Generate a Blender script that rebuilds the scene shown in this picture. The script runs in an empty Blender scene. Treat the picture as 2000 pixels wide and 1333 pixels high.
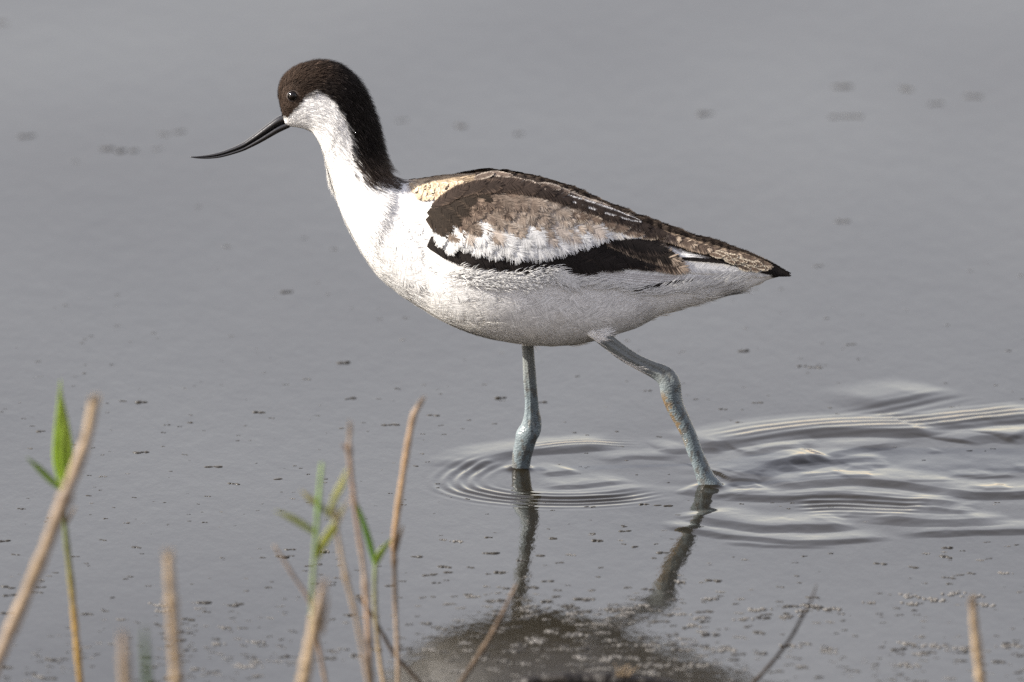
import bpy, math, random
import numpy as np
from mathutils import Vector
from mathutils.bvhtree import BVHTree
from mathutils.kdtree import KDTree

# ------------------------------------------------------------------ camera, sky, sun, exposure
SC = bpy.context.scene
COL = SC.collection
R = math.radians
ELEV = R(13.0)                      # how far the lens looks down on the water
DIST = 15.0
PX = 0.00035                        # metres per photo pixel (2000 wide) at the bird
LENS = 36.0 * DIST / (2000 * PX)
ZC = (934 - 666.5) * PX / math.cos(ELEV)
CE, SE = math.cos(ELEV), math.sin(ELEV)
CAM = np.array([0.0, -DIST * CE, ZC + DIST * SE])
FWD, RGT, UPV = np.array([0, CE, -SE]), np.array([1.0, 0, 0]), np.array([0, SE, CE])

cd = bpy.data.cameras.new('camera'); cam = bpy.data.objects.new('camera', cd); COL.objects.link(cam)
cam.location = CAM; cam.rotation_euler = (math.pi / 2 - ELEV, 0, 0)
cd.lens = LENS; cd.sensor_width = 36; cd.clip_start = 0.5; cd.clip_end = 3000
cd.dof.use_dof = True; cd.dof.focus_distance = DIST - 0.03; cd.dof.aperture_fstop = LENS / 97.0
SC.camera = cam

SUN_EL, SUN_AZ = R(30), R(261)      # azimuth clockwise from +Y
sdir = Vector((math.sin(SUN_AZ) * math.cos(SUN_EL), math.cos(SUN_AZ) * math.cos(SUN_EL), math.sin(SUN_EL)))
sl = bpy.data.lights.new('sun', 'SUN'); so = bpy.data.objects.new('sun', sl); COL.objects.link(so)
sl.energy = 5.0; sl.angle = R(0.5); sl.color = (1.0, 0.94, 0.85)
so.rotation_euler = sdir.to_track_quat('Z', 'Y').to_euler(); so.location = (-3, -1, 3)

W = bpy.data.worlds.new('World'); SC.world = W; W.use_nodes = True
nt = W.node_tree; nt.nodes.clear()
sky = nt.nodes.new('ShaderNodeTexSky'); sky.sky_type = 'NISHITA'; sky.sun_disc = False
sky.sun_elevation = SUN_EL; sky.sun_rotation = SUN_AZ
sky.air_density = 1.05; sky.dust_density = 0.3; sky.ozone_density = 1.0
hs = nt.nodes.new('ShaderNodeHueSaturation'); hs.inputs['Saturation'].default_value = 0.58
bg = nt.nodes.new('ShaderNodeBackground'); bg.inputs[1].default_value = 0.11
ow = nt.nodes.new('ShaderNodeOutputWorld')
nt.links.new(sky.outputs[0], hs.inputs['Color']); haze = nt.nodes.new('ShaderNodeVectorMath'); haze.operation = 'MULTIPLY'; haze.inputs[1].default_value = (1.255, 1.075, .985)   # thin warm haze over the whole sky
nt.links.new(hs.outputs[0], haze.inputs[0]); nt.links.new(haze.outputs[0], bg.inputs[0]); nt.links.new(bg.outputs[0], ow.inputs[0])
SC.view_settings.view_transform = 'Standard'; SC.view_settings.look = 'None'
SC.view_settings.exposure = 1.20; SC.view_settings.gamma = 1
SC.render.engine = 'CYCLES'
SC.cycles.use_denoising = False
SC.cycles.max_bounces = 6

# ------------------------------------------------------------------ helpers
rng = np.random.default_rng(7); random.seed(7)

def ray(px, py):
    px = np.asarray(px, float); py = np.asarray(py, float)
    k = 36.0 / LENS / 2000
    return FWD + RGT * ((px - 1000) * k)[..., None] - UPV * ((py - 666.5) * k)[..., None]

def at_y(px, py, y):                # the point seen at a photo pixel that lies at depth y
    d = ray(px, py); t = (np.asarray(y, float) - CAM[1]) / d[..., 1]
    return CAM + d * t[..., None]

def on_water(px, py, z=0.0):
    d = ray(px, py); t = (z - CAM[2]) / d[..., 2]
    return CAM + d * t[..., None]

def project(P):
    q = np.asarray(P) - CAM; f = q @ FWD; k = 36.0 / LENS / 2000
    return 1000 + (q @ RGT) / f / k, 666.5 - (q @ UPV) / f / k

TAB = rng.random((256, 256))
def vnoise(x, y, seed=0):
    x = np.asarray(x, float) + seed * 17.31; y = np.asarray(y, float) + seed * 9.77
    i = np.floor(x).astype(int); j = np.floor(y).astype(int); fx = x - i; fy = y - j
    fx = fx * fx * (3 - 2 * fx); fy = fy * fy * (3 - 2 * fy)
    a = TAB[i & 255, j & 255]; b = TAB[(i + 1) & 255, j & 255]; c = TAB[i & 255, (j + 1) & 255]; d = TAB[(i + 1) & 255, (j + 1) & 255]
    return (a * (1 - fx) + b * fx) * (1 - fy) + (c * (1 - fx) + d * fx) * fy
def fbm(x, y, seed=0, o=3):
    s = 0; a = 0.5
    for k in range(o):
        s = s + a * vnoise(x * 2 ** k, y * 2 ** k, seed + k); a *= .5
    return s / (1 - .5 ** o)

def sstep(a, b, x):
    t = np.clip((x - a) / (b - a), 0, 1); return t * t * (3 - 2 * t)

def poly_sd(poly, x, y):            # signed distance to a polygon, positive inside
    P = np.asarray(poly, float); n = len(P)
    best = np.full(x.shape, 1e18); inside = np.zeros(x.shape, bool)
    for i in range(n):
        ax, ay = P[i]; bx, by = P[(i + 1) % n]
        ex, ey = bx - ax, by - ay; wx, wy = x - ax, y - ay
        t = np.clip((wx * ex + wy * ey) / max(ex * ex + ey * ey, 1e-9), 0, 1)
        best = np.minimum(best, (wx - ex * t) ** 2 + (wy - ey * t) ** 2)
        c = ((ay > y) != (by > y)) & (x < (bx - ax) * (y - ay) / ((by - ay) if by != ay else 1e-9) + ax)
        inside ^= c
    d = np.sqrt(best); return np.where(inside, d, -d)

def spline(P, n, s=None):           # Catmull-Rom through rows of P, resampled to n by chord length
    P = np.asarray(P, float); m = len(P)
    Q = np.vstack([2 * P[0] - P[1], P, 2 * P[-1] - P[-2]])
    if s is None:
        L = np.concatenate([[0], np.cumsum(np.linalg.norm(np.diff(P[:, :2], axis=0), axis=1))])
    else:
        L = np.asarray(s, float)
    u = np.interp(np.linspace(0, L[-1], n), L, np.arange(m)); i = np.minimum(u.astype(int), m - 2); f = (u - i)[:, None]
    p0, p1, p2, p3 = Q[i], Q[i + 1], Q[i + 2], Q[i + 3]
    return .5 * (2 * p1 + (p2 - p0) * f + (2 * p0 - 5 * p1 + 4 * p2 - p3) * f ** 2 + (3 * p1 - p0 - 3 * p2 + p3) * f ** 3)

def new_mesh(name, V, F, cols=None, mats=(), smooth=True, attrs=None):
    me = bpy.data.meshes.new(name)
    V = np.asarray(V, np.float32)
    if isinstance(F, np.ndarray):
        n, k = F.shape
        me.vertices.add(len(V)); me.vertices.foreach_set('co', V.ravel())
        me.loops.add(n * k); me.loops.foreach_set('vertex_index', F.astype(np.int32).ravel())
        me.polygons.add(n); me.polygons.foreach_set('loop_start', np.arange(0, n * k, k, dtype=np.int32))
        me.update(calc_edges=True)
    else:
        me.from_pydata(V.tolist(), [], F)
    me.polygons.foreach_set('use_smooth', np.full(len(me.polygons), smooth, bool))
    if cols is not None:
        set_cols(me, cols)
    for k, a in (attrs or {}).items():
        at = me.attributes.new(k, 'FLOAT', 'POINT'); at.data.foreach_set('value', np.asarray(a, np.float32))
    for m in mats: me.materials.append(m)
    me.update()
    return me
def set_cols(me, cols):
    at = me.attributes.new('Col', 'FLOAT_COLOR', 'POINT')
    c = np.ones((len(cols), 4), np.float32); c[:, :3] = np.clip(cols, 0, 1); at.data.foreach_set('color', c.ravel())

def obj(name, me, parent=None, label=None, cat=None, group=None, kind=None):
    o = bpy.data.objects.new(name, me); COL.objects.link(o)
    if parent: o.parent = parent; o.matrix_parent_inverse = parent.matrix_world.inverted()
    if label: o['label'] = label
    if cat: o['category'] = cat
    if group: o['group'] = group
    if kind: o['kind'] = kind
    return o
def thing(name, loc, label, cat, group=None):
    o = bpy.data.objects.new(name, None); COL.objects.link(o); o.location = loc; o.empty_display_size = .02
    o['label'] = label; o['category'] = cat
    if group: o['group'] = group
    bpy.context.view_layer.update()
    return o

def tube(path, rad, sides=14, flat=None, groove=None):
    path = np.asarray(path, float); n = len(path); rad = np.broadcast_to(np.asarray(rad, float), (n,))
    T = np.gradient(path, axis=0); T /= np.linalg.norm(T, axis=1)[:, None]
    ref = np.array([0, 1.0, 0])
    A = ref - T * (T @ ref)[:, None]; A /= np.linalg.norm(A, axis=1)[:, None]
    B = np.cross(T, A)
    th = np.linspace(0, 2 * np.pi, sides, endpoint=False)
    fl = 1.0 if flat is None else flat
    g = np.ones((n, sides)) if groove is None else groove(np.linspace(0, 1, n)[:, None], th[None, :])
    V = path[:, None, :] + (rad[:, None] * g)[..., None] * (np.cos(th)[None, :, None] * A[:, None, :] * fl + np.sin(th)[None, :, None] * B[:, None, :])
    V = V.reshape(-1, 3)
    F = []
    for i in range(n - 1):
        for j in range(sides):
            k = (j + 1) % sides
            F.append((i * sides + j, i * sides + k, (i + 1) * sides + k, (i + 1) * sides + j))
    F.append(tuple(range(sides))[::-1]); F.append(tuple((n - 1) * sides + j for j in range(sides)))
    return V, F

def merge(parts):
    Vs, Fs, o = [], [], 0
    for V, F in parts:
        Vs.append(np.asarray(V)); Fs += [tuple(i + o for i in f) for f in F]; o += len(V)
    return np.vstack(Vs), Fs

def mat(name):
    m = bpy.data.materials.new(name); m.use_nodes = True
    n = m.node_tree; b = n.nodes['Principled BSDF']
    return m, n, b
def node(n, t, **kw):
    x = n.nodes.new(t)
    for k, v in kw.items():
        if k in x.inputs: x.inputs[k].default_value = v
        else: setattr(x, k, v)
    return x

# ------------------------------------------------------------------ materials
def col_material(name, rough, spec=.3, bump=None, var=.15, vscale=400):
    m, n, b = mat(name)
    at = node(n, 'ShaderNodeAttribute', attribute_name='Col')
    tc = node(n, 'ShaderNodeTexCoord')
    nz = node(n, 'ShaderNodeTexNoise', Scale=vscale, Detail=3.0)
    n.links.new(tc.outputs['Object'], nz.inputs['Vector'])
    mr = node(n, 'ShaderNodeMapRange'); mr.inputs[1].default_value = .3; mr.inputs[2].default_value = .7
    mr.inputs[3].default_value = 1 - var; mr.inputs[4].default_value = 1 + var
    n.links.new(nz.outputs[0], mr.inputs[0])
    mx = node(n, 'ShaderNodeVectorMath', operation='SCALE')
    n.links.new(at.outputs['Color'], mx.inputs[0]); n.links.new(mr.outputs[0], mx.inputs['Scale'])
    n.links.new(mx.outputs[0], b.inputs['Base Color'])
    b.inputs['Roughness'].default_value = rough; b.inputs['Specular IOR Level'].default_value = spec
    if bump:
        bp = node(n, 'ShaderNodeBump', Strength=bump[1], Distance=bump[2])
        n2 = node(n, 'ShaderNodeTexNoise', Scale=bump[0], Detail=4.0)
        n.links.new(tc.outputs['Object'], n2.inputs['Vector']); n.links.new(n2.outputs[0], bp.inputs['Height'])
        n.links.new(bp.outputs[0], b.inputs['Normal'])
    return m
M_FEATHER = col_material('plumage', .8, .18, var=.08)
M_STEM = col_material('dry_reed', .6, .3, bump=(260, .35, .002), var=.25, vscale=160)
M_LEAF = col_material('green_leaf', .45, .4, var=.12, vscale=120)
n_ = M_LEAF.node_tree; tl = node(n_, 'ShaderNodeBsdfTranslucent'); mxs = node(n_, 'ShaderNodeMixShader'); mxs.inputs[0].default_value = .5   # thin blades let light through
n_.links.new(n_.nodes['Principled BSDF'].inputs['Base Color'].links[0].from_socket, tl.inputs['Color'])
n_.links.new(n_.nodes['Principled BSDF'].outputs[0], mxs.inputs[1]); n_.links.new(tl.outputs[0], mxs.inputs[2]); n_.links.new(mxs.outputs[0], n_.nodes['Material Output'].inputs['Surface'])
M_TWIG = col_material('twig_bark', .75, .25, bump=(380, .6, .003), var=.35, vscale=300)
M_WOOD = col_material('wet_wood', .5, .4, bump=(90, .8, .01), var=.35, vscale=60)

def skin_body():
    m, n, b = mat('body_surface')
    at = node(n, 'ShaderNodeAttribute', attribute_name='Col'); lg = node(n, 'ShaderNodeAttribute', attribute_name='leg')
    n.links.new(at.outputs['Color'], b.inputs['Base Color'])
    mr = node(n, 'ShaderNodeMapRange'); mr.inputs[3].default_value = .85; mr.inputs[4].default_value = .30
    n.links.new(lg.outputs['Fac'], mr.inputs[0]); n.links.new(mr.outputs[0], b.inputs['Roughness'])
    tc = node(n, 'ShaderNodeTexCoord'); vo = node(n, 'ShaderNodeTexVoronoi', Scale=1.0)
    mpv = node(n, 'ShaderNodeMapping'); mpv.inputs['Scale'].default_value = (620, 620, 950)
    n.links.new(tc.outputs['Object'], mpv.inputs[0]); n.links.new(mpv.outputs[0], vo.inputs['Vector'])
    ml = node(n, 'ShaderNodeMath', operation='MULTIPLY'); n.links.new(vo.outputs[0], ml.inputs[0]); n.links.new(lg.outputs['Fac'], ml.inputs[1])
    bp = node(n, 'ShaderNodeBump', Strength=.4, Distance=.0007)
    n.links.new(ml.outputs[0], bp.inputs['Height']); n.links.new(bp.outputs[0], b.inputs['Normal'])
    b.inputs['Specular IOR Level'].default_value = .3
    return m
M_BODY = skin_body()

M_BILL, n_, b_ = mat('bill_horn'); b_.inputs['Base Color'].default_value = (.014, .013, .013, 1); b_.inputs['Roughness'].default_value = .24; b_.inputs['Specular IOR Level'].default_value = .9
tc = node(n_, 'ShaderNodeTexCoord'); nz = node(n_, 'ShaderNodeTexNoise', Scale=500.0); bp = node(n_, 'ShaderNodeBump', Strength=.15, Distance=.0005)
n_.links.new(tc.outputs['Object'], nz.inputs['Vector']); n_.links.new(nz.outputs[0], bp.inputs['Height']); n_.links.new(bp.outputs[0], b_.inputs['Normal'])
M_EYE, n_, b_ = mat('eye_gloss'); b_.inputs['Base Color'].default_value = (.006, .004, .003, 1); b_.inputs['Roughness'].default_value = .05
M_LID, n_, b_ = mat('eyelid_skin'); b_.inputs['Base Color'].default_value = (.10, .08, .07, 1); b_.inputs['Roughness'].default_value = .5

def water_material():
    m, n, b = mat('muddy_water')
    tc = node(n, 'ShaderNodeTexCoord')
    n1 = node(n, 'ShaderNodeTexNoise', Scale=1.0, Detail=4.0)      # drifting films of fine mud
    mp1 = node(n, 'ShaderNodeMapping'); mp1.inputs['Scale'].default_value = (5.5, 1.6, 1); mp1.inputs['Rotation'].default_value = (0, 0, R(38))
    n.links.new(tc.outputs['Object'], mp1.inputs[0]); n.links.new(mp1.outputs[0], n1.inputs['Vector'])
    cr = node(n, 'ShaderNodeMix', data_type='RGBA')
    cr.inputs[6].default_value = (.006, .005, .002, 1); cr.inputs[7].default_value = (.020, .0165, .011, 1)
    n.links.new(n1.outputs[0], cr.inputs[0]); n.links.new(cr.outputs[2], b.inputs['Base Color'])
    b.inputs['Roughness'].default_value = .04; b.inputs['IOR'].default_value = 1.34
    mp = node(n, 'ShaderNodeMapping'); mp.inputs['Scale'].default_value = (60, 22, 1); mp.inputs['Rotation'].default_value = (0, 0, R(7))
    n.links.new(tc.outputs['Object'], mp.inputs[0])
    n2 = node(n, 'ShaderNodeTexNoise', Scale=1.0, Detail=5.0, Roughness=.6); n.links.new(mp.outputs[0], n2.inputs['Vector'])
    bp = node(n, 'ShaderNodeBump', Strength=1.0, Distance=.00030)
    n.links.new(n2.outputs[0], bp.inputs['Height'])
    mp3 = node(n, 'ShaderNodeMapping'); mp3.inputs['Scale'].default_value = (2.6, .7, 1); mp3.inputs['Rotation'].default_value = (0, 0, R(38))
    n.links.new(tc.outputs['Object'], mp3.inputs[0])
    n3 = node(n, 'ShaderNodeTexNoise', Scale=1.0, Detail=1.0); n.links.new(mp3.outputs[0], n3.inputs['Vector'])
    bp3 = node(n, 'ShaderNodeBump', Strength=1.0, Distance=.016)
    n.links.new(n3.outputs[0], bp3.inputs['Height']); n.links.new(bp3.outputs[0], bp.inputs['Normal'])
    n.links.new(bp.outputs[0], b.inputs['Normal'])
    return m
M_WATER = water_material()

def foam_material(name, c):
    m, n, b = mat(name)
    b.inputs['Base Color'].default_value = c; b.inputs['Roughness'].default_value = .34; b.inputs['IOR'].default_value = 1.34
    return m
M_SCUM = foam_material('scum_film', (.035, .032, .028, 1))
M_FOAM = foam_material('foam_bubbles', (.12, .113, .105, 1))

def mud_material():
    m, n, b = mat('wet_mud')
    tc = node(n, 'ShaderNodeTexCoord'); nz = node(n, 'ShaderNodeTexNoise', Scale=22.0, Detail=8.0)
    n.links.new(tc.outputs['Object'], nz.inputs['Vector'])
    cr = node(n, 'ShaderNodeMix', data_type='RGBA'); cr.inputs[6].default_value = (.045, .035, .026, 1); cr.inputs[7].default_value = (.17, .135, .10, 1)
    n.links.new(nz.outputs[0], cr.inputs[0]); n.links.new(cr.outputs[2], b.inputs['Base Color']); b.inputs['Roughness'].default_value = .55
    bp = node(n, 'ShaderNodeBump', Strength=.8, Distance=.01); n.links.new(nz.outputs[0], bp.inputs['Height']); n.links.new(bp.outputs[0], b.inputs['Normal'])
    return m
M_MUD = mud_material()

# ------------------------------------------------------------------ water sheet with the wake
def axis(lo, hi, step, far):
    a = list(np.arange(lo, hi + step / 2, step))
    s = step
    while a[-1] < far: s *= 1.12; a.append(a[-1] + s)
    s = step
    while a[0] > -far: s *= 1.12; a.insert(0, a[0] - s)
    return np.array(a)
gx = axis(-.09, .46, .0013, 900); gy = axis(-.32, .34, .0013, 900)
GX, GY = np.meshgrid(gx, gy)
Hh = np.zeros_like(GX)
def line_dist(poly, X, Y):
    best = np.full(X.shape, 1e9); tt = np.zeros(X.shape); sg = np.ones(X.shape)
    L = np.concatenate([[0], np.cumsum(np.linalg.norm(np.diff(poly, axis=0), axis=1))]); tot = L[-1]
    for i in range(len(poly) - 1):
        a, b = poly[i], poly[i + 1]; e = b - a; q = e @ e
        t = np.clip(((X - a[0]) * e[0] + (Y - a[1]) * e[1]) / q, 0, 1)
        dx = X - a[0] - e[0] * t; dy = Y - a[1] - e[1] * t; d = np.hypot(dx, dy)
        k = d < best; best = np.where(k, d, best); tt = np.where(k, (L[i] + t * (L[i + 1] - L[i])) / tot, tt)
        sg = np.where(k, np.sign(e[0] * dy - e[1] * dx), sg)
    return best * sg, tt
def band(pts, sig, amp, lam=None, fade=.25, ph=0.0, wob=.004):
    """a wave crest along a line on the water: sig, amp, lam in millimetres"""
    global Hh
    P = on_water(*np.array(pts, float).T)[:, :2]
    P = spline(P, 40)
    m = 7 * sig / 1000 + .012
    iy = (gy > P[:, 1].min() - m) & (gy < P[:, 1].max() + m); ix = (gx > P[:, 0].min() - m) & (gx < P[:, 0].max() + m)
    if not iy.any() or not ix.any(): return
    s = np.ix_(iy, ix); X, Y = GX[s], GY[s]
    Xw = X + wob * (fbm(X * 45, Y * 45, 3) - .5) * 2; Yw = Y + wob * (fbm(X * 45, Y * 45, 11) - .5) * 2
    d, t = line_dist(P, Xw, Yw); d = d * 1000
    env = np.exp(-.5 * (d / sig) ** 2) * sstep(0, fade, t) * sstep(0, fade, 1 - t)
    if lam is None:                 # a low swell: long back, steeper even face towards the near shore
        q = -d / (1.25 * sig); fq = np.clip((q + 1) / 1.5, 0, 1); fq = .75 * fq + .25 * fq * fq * (3 - 2 * fq)
        h = .44 * sstep(-5.2, -.95, q) * (1 - fq) * sstep(0, fade, t) * sstep(0, fade, 1 - t)
    else: h = (.25 + .75 * fbm(X * 34, Y * 34, 77)) * env * np.cos(2 * np.pi * d / lam + ph)
    Hh[s] += amp / 1000 * h
# bow rings round the front leg
band([(985, 893), (940, 908), (905, 928), (896, 945), (920, 960), (990, 973), (1100, 979), (1210, 974), (1300, 960)], 11, .62, 9.5, .18, wob=.0008)
band([(1010, 882), (1080, 871), (1160, 866), (1260, 868)], 7, .22, 8, .3, wob=.0008)
band([(950, 922), (985, 898), (1040, 888), (1120, 882), (1225, 876)], 8, 3.6, None, .2, wob=.002)
band([(1050, 958), (1090, 956), (1150, 953), (1245, 940)], 6, 2.2)
band([(1062, 930), (1095, 928), (1135, 923)], 6, 1.7)
band([(985, 966), (1060, 974), (1170, 973), (1290, 950)], 6, 2.0, wob=.001)
band([(1180, 905), (1240, 898), (1330, 900)], 5, 1.2)
# far arc of the wake
band([(1365, 884), (1450, 872), (1550, 856), (1650, 850), (1780, 852), (1860, 842)], 11, 5.2, None, .12, wob=.0015)
band([(1390, 866), (1520, 843), (1650, 830), (1800, 824), (2040, 800)], 16, .36, 13, .15, wob=.0015)
band([(1640, 814), (1750, 797), (1880, 768)], 14, .3, 15, .3, wob=.0015)
band([(1660, 806), (1760, 792), (1890, 766)], 12, 3.6, None, .35, wob=.0015)
band([(1820, 846), (1900, 834), (2080, 818)], 10, 4.2)
band([(1440, 895), (1480, 891), (1560, 876), (1610, 872)], 7, 2.4)
band([(1470, 913), (1600, 905), (1660, 888), (1800, 862)], 7, 2.6)
band([(1290, 889), (1330, 886), (1420, 884)], 7, 2.2)
band([(1890, 872), (1930, 862), (1985, 866)], 9, 2.8); band([(1975, 868), (2010, 862), (2070, 860)], 9, 2.6)
# swirl behind the near leg
band([(1400, 948), (1440, 946), (1490, 934), (1540, 914), (1640, 902)], 12, 4.4, None, .15, wob=.003)
band([(1530, 928), (1580, 920), (1640, 906), (1740, 900)], 6, 1.9)
band([(1560, 938), (1600, 934), (1670, 925)], 5, 1.2)
# near arcs
band([(1390, 970), (1450, 977), (1540, 980), (1640, 975), (1760, 986), (1880, 994)], 8, 3.4, None, .12)
band([(1540, 990), (1650, 986), (1820, 998)], 16, .45, 11, .2, wob=.001)
band([(1510, 960), (1600, 952), (1680, 949), (1770, 956), (1850, 970), (1930, 975), (2090, 968)], 9, 4.2, None, .1, wob=.003)
band([(1310, 1004), (1370, 1022), (1460, 1036), (1560, 1038), (1690, 1031)], 9, 4.0, None, .15)
band([(1280, 1020), (1360, 1044), (1480, 1058), (1610, 1064), (1760, 1052)], 6, 2.6, None, .15)
band([(1400, 1062), (1500, 1069), (1640, 1070)], 4, 1.1)
band([(1660, 1016), (1740, 1022), (1850, 1030), (1990, 1020)], 10, 4.0)
band([(1750, 1000), (1820, 1004), (1910, 1008)], 9, 2.6)
band([(1750, 1050), (1880, 1046), (2090, 1040)], 7, 3.0)
band([(1310, 960), (1360, 967), (1410, 978)], 7, 2.0)
for k in range(26):                 # small humps scattered inside the wake
    x = rng.uniform(1420, 2040); y = rng.uniform(880, 1020) - max(0, (x - 1700)) * .08 * rng.random()
    l = rng.uniform(18, 60); a = rng.uniform(-.12, .02)
    band([(x - l, y - a * l), (x, y + rng.uniform(-2, 2)), (x + l, y + a * l)], rng.uniform(3.5, 6), rng.uniform(.5, 1.3))
# faint slow undulation through the disturbed part
wk = np.exp(-((GX - .25) / .2) ** 2 - ((GY - .0) / .12) ** 2)
Hh += wk * .0010 * (fbm(GX * 16, GY * 16, 5) - .5) * 2
for (mx_, my_, my2) in ((1014, 917, .026), (1388, 953, -.026)):      # water creeping up the wet legs
    p_ = at_y(float(mx_), float(my_), my2); Hh += .0022 * np.exp(-np.maximum(np.hypot(GX - p_[0], GY - p_[1]) - .0062, 0) / .0022)
ny_, nx_ = GX.shape
idx = np.arange(nx_ * ny_).reshape(ny_, nx_)
WF = np.stack([idx[:-1, :-1], idx[:-1, 1:], idx[1:, 1:], idx[1:, :-1]], -1).reshape(-1, 4)
me = new_mesh('water', np.stack([GX, GY, Hh], -1).reshape(-1, 3), WF, mats=[M_WATER])
obj('water', me, kind='structure')

# near bank: wet mud just under and in front of the frame's lower edge
bx = np.concatenate([np.linspace(-60, -6.5, 40), np.linspace(-6, 6, 241), np.linspace(6.5, 60, 40)]); by = np.concatenate([np.linspace(-.50, -1.6, 90), np.linspace(-1.65, -60, 120)])
BX, BY = np.meshgrid(bx, by)
edge = -.665 + .02 * np.sin(BX * 19) + .018 * np.sin(BX * 47 + 1) + .055 * np.exp(-((BX + .075) / .085) ** 2)
dd = edge - BY
BZ = np.where(dd > 0, .006 * np.minimum(dd / .03, 1) + .02 * np.maximum(dd, 0) ** 1.0, dd * .25) + .006 * (fbm(BX * 30, BY * 30, 2) - .5)
BZ += 9.0 * sstep(20, 38, -BY)       # unseen rise added behind the camera to block low sky and darken the flank
idx = np.arange(BX.size).reshape(BX.shape)
BF = np.stack([idx[:-1, :-1], idx[1:, :-1], idx[1:, 1:], idx[:-1, 1:]], -1).reshape(-1, 4)
obj('mud_bank', new_mesh('mud_bank', np.stack([BX, BY, BZ], -1).reshape(-1, 3), BF, mats=[M_MUD]), kind='structure')

# ------------------------------------------------------------------ the bird: solid body and legs
SECT = [  # dorsal x, y, ventral x, y, half width (photo pixels)
 (553,226,557,244,9),(546,203,566,249,17),(543,178,580,251,25),(549,154,594,254,31),(564,136,606,259,35),(588,123,614,266,37),
 (622,117,620,276,39),(658,122,625,288,40),(688,141,629,300,41),(710,170,632,312,40),(728,207,637,330,39),(740,243,643,352,40),
 (747,277,652,382,44),(751,308,664,415,52),(759,328,681,452,62),(772,342,703,492,74),(790,349,733,537,78),(815,348,775,574,86),
 (848,343,822,604,96),(888,339,872,633,111),(940,336,930,656,121),(1000,341,995,671,122),(1060,353,1060,677,116),(1115,373,1120,675,105),
 (1170,396,1175,664,92),(1230,424,1235,645,76),(1290,450,1290,618,60),(1350,470,1345,599,50),(1405,485,1400,585,35),(1455,498,1450,571,23),
 (1500,514,1495,551,12),(1535,530,1530,541,5)]
SECT = np.array(SECT, float)
# shrink by a hair's depth so the plumage strands end on the outline
NS, NR = 300, 96
S = spline(np.column_stack([(SECT[:, 0] + SECT[:, 2]) / 2, (SECT[:, 1] + SECT[:, 3]) / 2, SECT]), NS)[:, 2:]
A = at_y(S[:, 0], S[:, 1], 0.0); B = at_y(S[:, 2], S[:, 3], 0.0)
c = (A + B) / 2; a = (A - B) / 2; w = S[:, 4] * PX
al = np.linalg.norm(a, axis=1); nz_ = a[:, 2] / al
k = np.sqrt(np.clip(1 - (w * SE / CE * nz_ / al) ** 2, .2, 1)); 
k = k * (1 - .0009 / al)
a = a * k[:, None]; w = w * .985
th = np.linspace(0, 2 * np.pi, NR, endpoint=False)
ct, st = np.cos(th), np.sin(th)
body_t = sstep(12, 20, np.interp(np.arange(NS), np.linspace(0, NS - 1, len(SECT)), np.arange(len(SECT))))
egg = 1 - .16 * body_t[:, None] * ct[None, :]
ctz = np.where(ct < 0, -np.abs(ct) ** .90, ct)[None, :] * body_t[:, None] + ct[None, :] * (1 - body_t[:, None])
LV = c[:, None, :] + a[:, None, :] * ctz[..., None] + np.array([0, 1.0, 0]) * (w[:, None] * st[None, :] * egg)[..., None]
LT = np.gradient(LV, axis=0); LT /= np.linalg.norm(LT, axis=2)[..., None] + 1e-12
lv = LV.reshape(-1, 3); lt = LT.reshape(-1, 3)
lf = []
for i in range(NS - 1):
    for j in range(NR):
        q = (j + 1) % NR
        lf.append((i * NR + j, i * NR + q, (i + 1) * NR + q, (i + 1) * NR + j))
lf.append(tuple(range(NR))[::-1]); lf.append(tuple((NS - 1) * NR + j for j in range(NR)))

def leg(pts, y0, y1, tib):
    P = np.array(pts, float); P = spline(P, 90); yy = np.linspace(y0, y1, 90)
    path = at_y(P[:, 0], P[:, 1], yy); r = P[:, 2] * PX
    def groove(t, th_):
        on = 1 - sstep(tib - .05, tib + .03, t)
        knob = .08 * np.exp(-((t - tib - .06) / .05) ** 2)
        d1 = np.exp(-((np.angle(np.exp(1j * (th_ - 2.75)))) / .30) ** 2)
        d2 = np.exp(-((np.angle(np.exp(1j * (th_ - 3.6)))) / .22) ** 2)
        return 1 - .40 * on * d1 - .16 * on * d2 + knob * np.cos(th_ * 2) * .5 + .03 * np.sin(th_ * 3 + t * 20) + .10 * np.exp(-((t - tib - .055) / .03) ** 2) * np.maximum(np.cos(th_ - 4.6), 0) ** 3 + .07 * np.exp(-((t - tib - .02) / .02) ** 2) * np.maximum(np.cos(th_ - 2.2), 0) ** 4 + .012 * np.sin(t * 260) * np.exp(-((t - tib - .03) / .07) ** 2)
    return tube(path, r, 28, .86, groove)
far_leg = leg([(1027, 640, 12), (1030, 668, 12), (1032, 700, 12), (1035, 740, 13), (1038, 780, 13), (1038.5, 802, 14.5), (1039, 820, 18), (1037, 836, 20.5), (1031, 850, 21.5),
               (1025, 869, 20.3), (1019, 892, 19), (1016, 915, 18), (1010, 940, 17), (1000, 985, 15)], .020, .026, .56)
near_leg = leg([(1120, 615, 16), (1165, 650, 15), (1200, 678, 14.5), (1240, 704, 14), (1274, 721, 15.5), (1298, 734, 19.5), (1308, 751, 21), (1312, 772, 20), (1319, 795, 18), (1333, 822, 16), (1346, 850, 15),
                (1356, 880, 15), (1367, 907, 15.5), (1379, 936, 18.5), (1392, 958, 23), (1410, 992, 22)], -.022, -.026, .45)
bv, bf = merge([(lv, lf), far_leg, near_leg])
tmp = bpy.data.objects.new('tmp', new_mesh('tmp', bv, bf)); COL.objects.link(tmp)
rm = tmp.modifiers.new('r', 'REMESH'); rm.mode = 'VOXEL'; rm.voxel_size = .00072; rm.use_smooth_shade = True
dg = bpy.context.evaluated_depsgraph_get(); bme = bpy.data.meshes.new_from_object(tmp.evaluated_get(dg)); bpy.data.objects.remove(tmp)
bme.name = 'body'
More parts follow.
